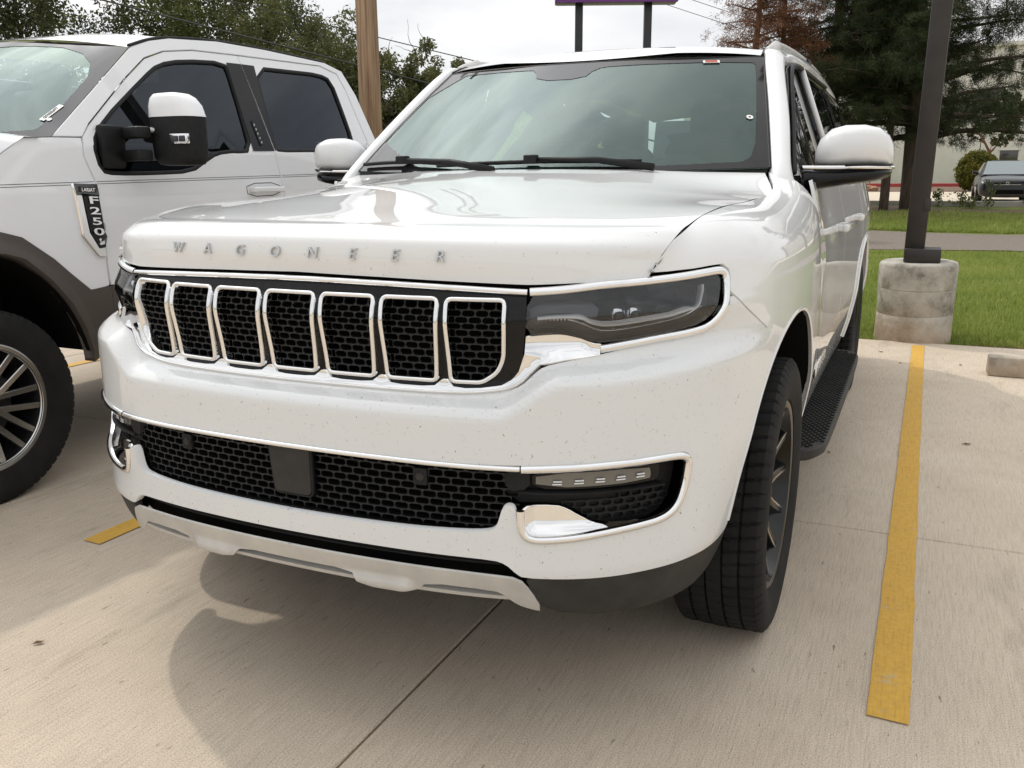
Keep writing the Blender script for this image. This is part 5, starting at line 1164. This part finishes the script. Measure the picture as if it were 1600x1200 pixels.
# ------------------------------------------------------------------ utility pole, wires, sign
M['pole_wood'] = mottled('pole_wood', (.13, .065, .038), (.44, .30, .20), 1.0, .85, 1.0, .8, .012, stretch=(22, 22, .8))
up = empty('utility_pole', (-6.33, 10.15, 0)); tag(up, 'weathered brown wooden utility pole behind the pickup truck', 'utility pole')
mk('shaft', *tube([(0, 0, -.3), (-.01, 0, 3), (-.02, 0, 6), (-.03, 0, 9.6)], [.175, .160, .145, .125], 18), 'pole_wood', up)
for z_ in (8.9, 8.2):
    arm = mk('crossarm', *rbox((2.4, .10, .12), (-.03, -.17, z_), .01, Matrix.Rotation(.5, 3, 'Z')), 'pole_wood', up, sharp=40)
    for q in (-1.05, -.5, .5, 1.05):
        mk('insulator', *xf(lathe([(0, .10), (.03, .10), (.045, .06), (.03, .05), (.05, .02), (.02, 0), (.0, 0)], 12), Matrix.Translation((-.03 + q * math.cos(.5), -.17 + q * math.sin(.5), z_ + .06)) @ Matrix.Rotation(-PI / 2, 4, 'Y')), 'dark_metal', arm)
M['wire'] = plain('wire_black', (.02, .02, .02), .6)
def wire(name, a, b, sag, r, label, n=24):
    P = [Vector(a).lerp(Vector(b), i / n) - Vector((0, 0, sag * 4 * (i / n) * (1 - i / n))) for i in range(n + 1)]
    o = mk(name, *tube(P, r, 6), 'wire'); tag(o, label, 'wire', 'overhead wires'); return o
wire('overhead_wire', (-17.63, 8.5, 5.83), (-1.01, 14.89, 1.30), .0, .017, 'thick black overhead cable passing in front of the leafy trees')
wire('overhead_wire', (-18.61, 8.23, 6.51), (-1.69, 14.79, 2.11), .0, .009, 'thin overhead wire crossing the sky behind the utility pole')
wire('overhead_wire', (-9.0, 23.4, 7.1), (-2.2, 26.0, 4.75), .02, .008, 'fine overhead wire left of the dead brown pine, lower of the pair')
wire('overhead_wire', (-8.4, 23.6, 7.25), (-2.0, 26.0, 5.0), .02, .008, 'fine overhead wire left of the dead brown pine, upper of the pair')
sg_ = empty('roadside_sign', (-5.4, 18.8, 0)); tag(sg_, 'purple box sign on two dark steel posts above the SUV roof', 'sign')
M['purple'] = plain('purple_face', (.16, .04, .24), .4); M['post_black'] = mottled('post_black', (.010, .010, .014), (.022, .022, .028), 8, .45)
ang = math.atan2(.61, 1.42)
for x_, y_ in ((-.72, -.31), (.70, .30)): mk('post', *rbox((.17, .17, 6.4), (x_, y_, 3.1), .01, Matrix.Rotation(ang, 3, 'Z')), 'post_black', sg_, sharp=40)
cab = mk('cabinet', *rbox((2.7, .50, 1.9), (0, 0, 0), .03), 'post_black', sg_, sharp=40); cab.location = (.05, .0, 5.98); cab.rotation_euler = (0, 0, ang)
fc_ = mk('face', *rbox((2.69, .02, 1.93), (0, -.262, 0), .005), 'purple', cab, sharp=40); mk('end_face', *rbox((.02, .48, 1.88), (-1.36, 0, 0), .005), 'purple', cab, sharp=40)
# ================================================================== trees
M['bark'] = mottled('bark', (.035, .025, .018), (.10, .07, .05), 1.0, .95, 1.0, .8, .03, stretch=(14, 14, 3))
M['bark_red'] = mottled('bark_red', (.10, .045, .025), (.22, .11, .065), 1.0, .95, 1.0, .8, .03, stretch=(14, 14, 3))
def limb(p0, d, Ln, r0, n=6, wob=.12, droop=0., r=None):
    r = r or random; pts = [Vector(p0)]; rad = [r0]; d = Vector(d).normalized()
    for i in range(n):
        d = (d + Vector((r.uniform(-wob, wob), r.uniform(-wob, wob), r.uniform(-wob, wob) - droop))).normalized(); pts.append(pts[-1] + d * (Ln / n)); rad.append(r0 * (1 - .85 * (i + 1) / n))
    return pts, rad
def leafquads(cen, n_each, spread, size, aspect, flat=.0, seed=0, up=None):
    g = np.random.default_rng(seed); N = len(cen) * n_each
    c = np.repeat(np.asarray(cen), n_each, 0); o = g.normal(size=(N, 3)); o /= np.linalg.norm(o, axis=1, keepdims=True); o *= (g.random((N, 1)) ** .5) * np.asarray(spread)
    c = c + o; a = g.normal(size=(N, 3)); a[:, 2] *= (1 - flat); a /= np.linalg.norm(a, axis=1, keepdims=True); b = np.cross(a, g.normal(size=(N, 3))); b /= np.linalg.norm(b, axis=1, keepdims=True)
    s = size * g.uniform(.55, 1.35, (N, 1)); a = a * s; b = b * s * aspect
    V = np.stack([c - a, c + b * .9, c + a, c - b * .9], 1).reshape(-1, 3); return V, np.arange(4 * N).reshape(-1, 4)
def broad_tree(name, loc, h, rad, seed, label, mat, group, nb=9, clumps=240, per=120, leaf=.052, lowest=.22, bark='bark', twiggy=0):
    r = random.Random(seed); g = np.random.default_rng(seed); t = empty(name, loc); tag(t, label, 'tree', group)
    tr, ra = limb((0, 0, -.2), (r.uniform(-.15, .15), r.uniform(-.15, .15), 1), h * .75, .05 * h ** .8 * .6, 8, .12, r=r); parts = [tube(tr, ra, 9)]
    tips = []
    for i in range(nb):
        k = r.uniform(.2, .85); p = tr[int(k * 8)]; a = 2 * PI * (i + r.random()) / nb
        l, lr = limb(p, (math.cos(a), math.sin(a), r.uniform(.2, .9)), rad * r.uniform(.6, 1.0), ra[int(k * 8)] * .55, 6, .25, r=r); parts.append(tube(l, lr, 6)); tips += l[2:]
        for j in range(3):
            q = l[r.randint(2, 5)]; l2, r2 = limb(q, (r.uniform(-1, 1), r.uniform(-1, 1), r.uniform(-.1, 1)), rad * .45, .03, 5, .3, r=r); parts.append(tube(l2, [max(x, .006) for x in r2], 5)); tips += l2[1:]
    mk('trunk', *join(parts), bark, t)
    # clump centres: near the branch tips and in an uneven shell of lobes
    lob = [(Vector((r.uniform(-.55, .55) * rad, r.uniform(-.55, .55) * rad, h * r.uniform(lowest + .15, .86))), rad * r.uniform(.32, .60)) for _ in range(11)]
    cen = []
    while len(cen) < clumps:
        if r.random() < .35: p = Vector(r.choice(tips)) + Vector((r.gauss(0, .15), r.gauss(0, .15), r.gauss(0, .15)))
        else:
            c, q = r.choice(lob); d = Vector((r.gauss(0, 1), r.gauss(0, 1), r.gauss(0, .8))).normalized(); p = c + d * q * r.uniform(.55, 1.05)
        if p.z < h * lowest: continue
        cen.append(tuple(p))
    V, Q = leafquads(cen, per, .26 * rad / 2.2, leaf, .5, seed=seed); tri_mesh('crown', V, Q, mat, t)
    if twiggy:
        tw = []
        for _ in range(twiggy):
            c = Vector(r.choice(cen)); l, lr = limb(c, (r.uniform(-1, 1), r.uniform(-1, 1), r.uniform(.2, 1.2)), r.uniform(.5, 1.1), .012, 5, .35, r=r); tw.append(tube(l, [max(x, .004) for x in lr], 4))
        tag(mk('twigs', *join(tw), 'bark_grey', t), kind='stuff')
    return t
M['bark_grey'] = mottled('bark_grey', (.10, .085, .07), (.20, .17, .14), 8, .95)
L1 = leafmat('leaf_olive', [(.040, .048, .016), (.11, .12, .042), (.23, .225, .095)], .9); L2 = leafmat('leaf_green', [(.042, .056, .016), (.11, .13, .04), (.22, .23, .085)], .9); L3 = leafmat('leaf_dark', [(.024, .030, .012), (.062, .072, .026), (.13, .13, .055)], .9)
L4 = leafmat('leaf_dry', [(.040, .034, .018), (.085, .075, .038), (.13, .12, .06)], 1.2)
GL = 'leafy trees behind the pickup truck'
for (nm, loc, h, rad, sd, lab, mt, kw) in (
    ('broadleaf_tree', (-21.3, 15.0, 0), 8.2, 3.6, 3, 'dark shady tree above the truck hood at the left edge', L3, {}),
    ('broadleaf_tree', (-18.6, 15.4, 0), 8.2, 3.3, 4, 'dark green tree above the front of the truck roof', L3, {}),
    ('broadleaf_tree', (-15.6, 16.6, 0), 7.2, 2.8, 5, 'yellow green tree above the middle of the truck roof', L2, {}),
    ('broadleaf_tree', (-13.4, 17.6, 0), 6.5, 2.4, 6, 'olive green tree with bare twigs left of the utility pole', L1, {'twiggy': 60, 'clumps': 380}),
    ('broadleaf_tree', (-11.5, 18.6, 0), 4.5, 1.9, 7, 'small olive tree directly behind the utility pole', L1, {'twiggy': 40, 'clumps': 380, 'lowest': .08}),
    ('broadleaf_tree', (-10.0, 19.0, 0), 4.35, 1.7, 8, 'low brushy tree right of the utility pole by the SUV windshield', L1, {'twiggy': 70, 'clumps': 420, 'lowest': .06}),
    ('dry_bush', (-11.0, 17.6, 0), 3.3, 1.6, 9, 'dry brown thicket under the trees right of the utility pole', L4, {'twiggy': 160, 'per': 60, 'lowest': .05}),
    ('dry_bush', (-8.9, 19.6, 0), 3.4, 1.5, 19, 'low green brush just left of the SUV windshield pillar', L2, {'twiggy': 30, 'lowest': .05}),
    ('broadleaf_tree', (-17.0, 20.0, 0), 8.3, 3.2, 10, 'tall tree at the back of the row above the truck roof', L3, {'clumps': 420})):
    broad_tree(nm, loc, h, rad, sd, lab, mt, GL, **kw)
# pines
P1 = leafmat('pine_needles', [(.014, .022, .008), (.038, .052, .018), (.095, .105, .040)], 1.3, .18); P2 = leafmat('pine_dead', [(.09, .035, .016), (.19, .085, .042), (.28, .15, .08)], 2.0, .2)
def pine(name, loc, h, rad, tr_r, seed, label, mat, bark, z0, n_br=60, tuft=6, needles=70, nl=.16, group='pines beyond the gravel road', sparse=0., fol=True, cat='tree'):
    r = random.Random(seed); g = np.random.default_rng(seed); t = empty(name, loc); tag(t, label, cat, group)
    tr, ra = limb((0, 0, -.3), (r.uniform(-.04, .04), 0, 1), h, tr_r, 12, .03, r=r); ra = [tr_r * (1 - .8 * i / 12) for i in range(13)]; parts = [tube(tr, ra, 12)]; cen = []; dirs = []
    for i in range(n_br):
        f = i / n_br; z = z0 + (h - z0 - .2) * f; k = min(11, int(z / h * 12)); p = tr[k].lerp(tr[k + 1], z / h * 12 - k)
        a = i * 2.4 + r.uniform(-.5, .5); Ln = rad * (1 - .75 * f ** 1.5) * r.uniform(.6, 1.1)
        l, lr = limb(p, (math.cos(a), math.sin(a), r.uniform(-.05, .35)), Ln, ra[k] * .28 + .015, 7, .14, .03, r=r); parts.append(tube(l, [max(x, .01) for x in lr], 6))
        for q in range(2, 8):
            for _ in range(tuft):
                if r.random() < sparse: continue
                m_ = l[q] + Vector((r.gauss(0, .30), r.gauss(0, .30), r.gauss(-.02, .22))) * min(1, rad / 2.4); cen.append(tuple(m_))
                if r.random() < .25: parts.append(tube([l[q], l[q].lerp(m_, .6) + Vector((0, 0, .03)), m_], [.012, .009, .005], 4))
    mk('trunk', *join(parts), bark, t)
    cen = np.array(cen); N = len(cen) * needles; c = np.repeat(cen, needles, 0)
    ax = np.repeat(g.normal(size=(len(cen), 3)) * [1, 1, .5], needles, 0); d = g.normal(size=(N, 3)) + ax * .6; d /= np.linalg.norm(d, axis=1, keepdims=True); b = np.cross(d, g.normal(size=(N, 3))); b /= np.linalg.norm(b, axis=1, keepdims=True)
    st = c + g.normal(size=(N, 3)) * .07; s = nl * g.uniform(.6, 1.3, (N, 1)); V = np.stack([st - b * .007, st + b * .007, st + d * s + [0, 0, -.02]], 1).reshape(-1, 3)
    tri_mesh('crown', V, np.arange(3 * N).reshape(-1, 3), mat, t); return t
pine('pine_tree', (1.04, 27.4, .25), 11.5, 4.1, .36, 21, 'big dark pine with a thick trunk behind the lamp post', P1, 'bark', 2.3, 84, 6, 80)
pine('pine_tree', (.28, 27.0, .25), 8.5, 2.1, .14, 22, 'thin trunked pine just left of the big pine', P1, 'bark', 2.8, 34, 5, 70)
pine('pine_tree', (-1.6, 27.8, .25), 10.5, 2.5, .24, 23, 'dark pine rising above the SUV roof rail', P1, 'bark', 2.6, 52, 6, 80)
pine('pine_tree', (6.4, 31.0, .28), 11.0, 3.6, .26, 24, 'pine at the right edge above the parked dark sedan', P1, 'bark', 4.2, 60, 6, 80)
pine('pine_tree', (-3.55, 24.6, .1), 8.2, 1.75, .17, 25, 'half dead pine with rusty brown needles above the SUV roof', P2, 'bark_red', 3.9, 42, 5, 34, .13, sparse=.45)
pine('pine_tree', (-2.5, 25.6, .1), 8.6, 1.4, .13, 26, 'brown needled pine between the dead pine and the green ones', P2, 'bark_red', 4.4, 34, 5, 34, .13, sparse=.4)
broad_tree('young_tree', (5.2, 56.5, .45), 6.0, 1.5, 31, 'young slim tree standing in front of the white building', L3, 'pines beyond the gravel road', nb=7, clumps=160, per=40, leaf=.10, lowest=.40, bark='bark_red')
bush = empty('round_bush', (3.75, 50.2, .38)); tag(bush, 'round yellow green clipped bush left of the dark sedan', 'bush')
g = np.random.default_rng(5); d = g.normal(size=(900, 3)); d /= np.linalg.norm(d, axis=1, keepdims=True); d *= g.uniform(.75, 1.0, (900, 1)); cen = d * [.95, .9, .98] + [0, 0, .98]; cen = cen[cen[:, 2] > .05]
V, Q = leafquads(cen, 24, .16, .07, .55, seed=6); tri_mesh('foliage', V, Q, leafmat('bush_leaf', [(.035, .050, .008), (.10, .105, .015), (.26, .21, .03)], 1.6), bush)
mk('stem', *tube([(0, 0, -.05), (.05, 0, .5), (.02, .05, 1.1)], [.06, .05, .02], 7), 'bark', bush)
M['rock'] = mottled('rock', (.22, .11, .06), (.38, .22, .13), 6, .9, 30, .5, .02)
def boulder(loc, s, seed, label):
    r = random.Random(seed); bm = bmesh.new(); bmesh.ops.create_icosphere(bm, subdivisions=3, radius=1)
    for v in bm.verts:
        n_ = .75 + .25 * math.sin(v.co.x * 3 + seed) * math.cos(v.co.y * 4) + r.uniform(-.05, .05); v.co = Vector((v.co.x * s[0], v.co.y * s[1], v.co.z * s[2])) * n_
    V = [tuple(v.co) for v in bm.verts]; F = [tuple(v.index for v in f.verts) for f in bm.faces]; bm.free()
    o = mk('boulder', V, F, 'rock', smooth=False); o.location = loc; tag(o, label, 'rock', 'landscape rocks'); return o
boulder((3.95, 46.6, .55), (.30, .3, .38), 2, 'orange boulder at the foot of the round bush')
boulder((-1.2, 50.5, .5), (.5, .4, .22), 3, 'flat brown rock left of the pine trunks')
strip('gravel_bed', -8, 6, 48.5, 60.8, 'rockbed' if 'rockbed' in M else 'soil', .03, 20, 6, .3)
# weeds by the far kerb
gw = np.random.default_rng(9); cw = []
for (x_, y_, h_), wl in zip(((1.75, 28.9, .55), (2.35, 29.0, .45), (3.1, 28.8, .75), (2.6, 28.6, .3), (4.2, 28.9, .35)), ('leafy weed nearest the lamp post at the far kerb', 'second leafy weed from the lamp post at the far kerb', 'tallest weed, in front of the dark sedan bumper', 'shortest weed, just left of the dark sedan', 'low weed at the right edge in front of the sedan')):
    wd_ = empty('weed', (x_, y_, .28)); tag(wd_, wl, 'weed', 'weeds along the kerb')
    cc = gw.normal(size=(22, 3)) * [.10, .10, 0] + np.c_[np.zeros(22), np.zeros(22), gw.uniform(.05, h_, 22)]; V, Q = leafquads(cc, 8, .10, .055, .4, seed=int(x_ * 100)); tri_mesh('leaves', V, Q, L2, wd_)
    mk('stem', *tube([(0, 0, -.02), (.02, .01, h_ * .5), (.03, 0, h_)], [.01, .008, .004], 5), 'bark', wd_)
# ------------------------------------------------------------------ white building
bld = empty('white_building', (6, 72, .5)); tag(bld, 'pale rendered building with tall wall panels behind the pine trees', 'building')
M['render'] = mottled('render_wall', (.60, .56, .50), (.70, .67, .61), .6, .9); M['shade_glass'] = plain('dark_window', (.05, .045, .04), .2, coat=.5)
mk('wall_core', *rbox((44, 10, 9.5), (0, 5.3, 4.7), 0), M['joint'], bld, smooth=False)
for i in range(12):
    x0 = -21 + i * 3.6
    mk('wall_panel', *rbox((3.55, .2, 4.4), (x0, .2, 2.2), .02), 'render', bld, sharp=30); mk('wall_panel', *rbox((3.55, .2, 4.9), (x0, .2, 6.9), .02), 'render', bld, sharp=30)
for x_, z_, w_, h_ in ((.66, 1.98, 1.15, .72), (4.2, 1.98, 1.15, .72), (2.4, 5.8, 1.6, 1.5), (-1.2, 5.8, 1.6, 1.5), (-4.8, 5.8, 1.6, 1.5), (6.0, 5.8, 1.6, 1.5)):
    wn = mk('window', *rbox((w_, .06, h_), (x_, .09, z_), .01), 'shade_glass', bld, sharp=30)
    mk('window_head', *rbox((w_ + .2, .1, .08), (x_, .06, z_ + h_ / 2 + .04), .01), 'render', wn, sharp=30); mk('window_sill', *rbox((w_ + .2, .14, .08), (x_, .05, z_ - h_ / 2 - .04), .01), 'render', wn, sharp=30)
mk('cornice', *rbox((44.5, .6, .3), (0, .1, 9.5), .04), 'render', bld, sharp=30)
# ------------------------------------------------------------------ dark sedan
sd_ = empty('parked_sedan', (3.87, 34.0, .30)); tag(sd_, 'dark grey sedan parked across the driveway at the right edge', 'car')
M['sedan_paint'] = plain('sedan_paint', (.010, .011, .013), .2, spec=.5)
def sec(y, hw, z0, z1, n=16, e=.45):
    return [(hw * math.copysign(abs(math.cos(a)) ** e, math.cos(a)), y, (z0 + z1) / 2 + (z1 - z0) / 2 * math.copysign(abs(math.sin(a)) ** e, math.sin(a))) for a in np.linspace(0, 2 * PI, n, endpoint=False)]
V, F = loft([sec(-.95, .60, .28, .55), sec(-.92, .76, .20, .68), sec(-.80, .84, .17, .76), sec(-.45, .87, .17, .84), sec(.3, .88, .17, .93), sec(1.5, .88, .17, .95), sec(2.6, .87, .2, .98), sec(3.3, .80, .25, .98), sec(3.45, .65, .35, .9)], True, True); mk('body', V, [f[::-1] for f in F], 'sedan_paint', sd_, sharp=50)
cabn = [[(sx_ * w_, y_, z_) for sx_, z_ in ((-1, .90), (-.86, 1.36 if t_ else .90), (-.5, 1.43 if t_ else .90), (.5, 1.43 if t_ else .90), (.86, 1.36 if t_ else .90), (1, .90))] for w_, y_, t_ in ((.80, .25, 0), (.70, 1.05, 1), (.70, 2.2, 1), (.76, 2.9, 0))]
V, F = loft(cabn); mk('cabin_roof', V, F, 'sedan_paint', sd_, sharp=30)
mk('windshield', [(-.70, .25, .94), (.70, .25, .94), (.56, .98, 1.395), (-.56, .98, 1.395)], [(0, 1, 2, 3)], plain('sedan_glass', (.20, .24, .25), .08, coat=1.), sd_, smooth=False)
for k in (1, -1):
    mk('headlamp', *rbox((.30, .10, .11), (k * .63, -.80, .66), .03, Matrix.Rotation(k * .35, 3, 'Z')), 'lamp_silver', sd_, sharp=40)
    mk('wing_mirror', *rbox((.20, .10, .12), (k * .93, .55, 1.0), .03), 'sedan_paint', sd_, sharp=40)
    mk('side_window', [(k * .79, .55, .97), (k * .79, 2.7, .97), (k * .63, 2.15, 1.34), (k * .63, 1.1, 1.34)], [(0, 1, 2, 3)], 'shade_glass', sd_, smooth=False)
    for yw in (-.1, 2.5):
        w_ = mk('wheel', *xf(lathe([(.05, .11), (.20, .11), (.22, .09), (.30, .10), (.32, .06), (.32, -.1), (.05, -.1)], 24), Matrix.Translation((k * .79, yw, .32)) @ Matrix.Diagonal((k, 1, 1, 1))), 'rubber', sd_, sharp=30)
        mk('hub_cap', *xf(lathe([(0, .10), (.19, .113), (.20, .105)], 16), Matrix.Translation((k * .79, yw, .32)) @ Matrix.Diagonal((k, 1, 1, 1))), 'satin', w_, sharp=30)
mk('upper_grille', *rbox((.80, .06, .09), (0, -.915, .63), .01), 'black_gloss', sd_, sharp=40); mk('lower_grille', *rbox((1.0, .06, .14), (0, -.935, .36), .01), 'void', sd_, sharp=40)
mk('emblem', *xf(lathe([(.035, 0), (.05, 0), (.05, .012), (.035, .012)], 16), Matrix.Translation((0, -.95, .645)) @ Matrix.Rotation(-PI / 2, 4, 'Z') @ Matrix.Scale(1, 4)), 'chrome', sd_, sharp=30)
mk('grille_bar', *rbox((.8, .02, .015), (0, -.95, .60), .003), 'satin', sd_, sharp=40)

# a few dry leaves blown onto the concrete
M['dry_leaf'] = plain('dry_leaf', (.16, .09, .04), .8)
for i, (x_, y_, a_) in enumerate(((1.24, 5.03, .4), (1.62, 5.12, 1.9), (1.10, 5.42, 2.6), (1.95, 5.35, .9), (2.12, 4.30, 1.2), (1.58, 3.1, .2), (.98, 2.7, 2.2), (-.9, -.05, .8), (1.72, 1.35, 2.9), (.55, -.25, 1.4))):
    sL = .012 + .004 * (i % 3); V = [(-sL, 0, .004), (-.3 * sL, .45 * sL, .009), (.6 * sL, .35 * sL, .006), (1.1 * sL, 0, .011), (.5 * sL, -.4 * sL, .005), (-.4 * sL, -.4 * sL, .008), (.1 * sL, 0, .003)]
    lf = mk('dry_leaf', V, [(0, 6, 1), (1, 6, 2), (2, 6, 3), (3, 6, 4), (4, 6, 5), (5, 6, 0)], 'dry_leaf', smooth=False); lf.location = (x_, y_, 0); lf.rotation_euler = (0, 0, a_)
    tag(lf, ('tiny dry leaf on the yellow line by the lamp post', 'tiny dry leaf between the yellow line and the wheel stop', 'tiny dry leaf by the lawn left of the yellow line', 'tiny dry leaf close behind the wheel stop end', 'tiny dry leaf in the shade before the wheel stop', 'tiny dry leaf midway along the empty bay', 'tiny dry leaf beside the running board', 'tiny dry leaf on the sunlit concrete at the lower left', 'tiny dry leaf right of the crack across the yellow line', 'tiny dry leaf in the shade below the bumper, right of the joint')[i], 'leaf', 'dry leaves on the concrete')
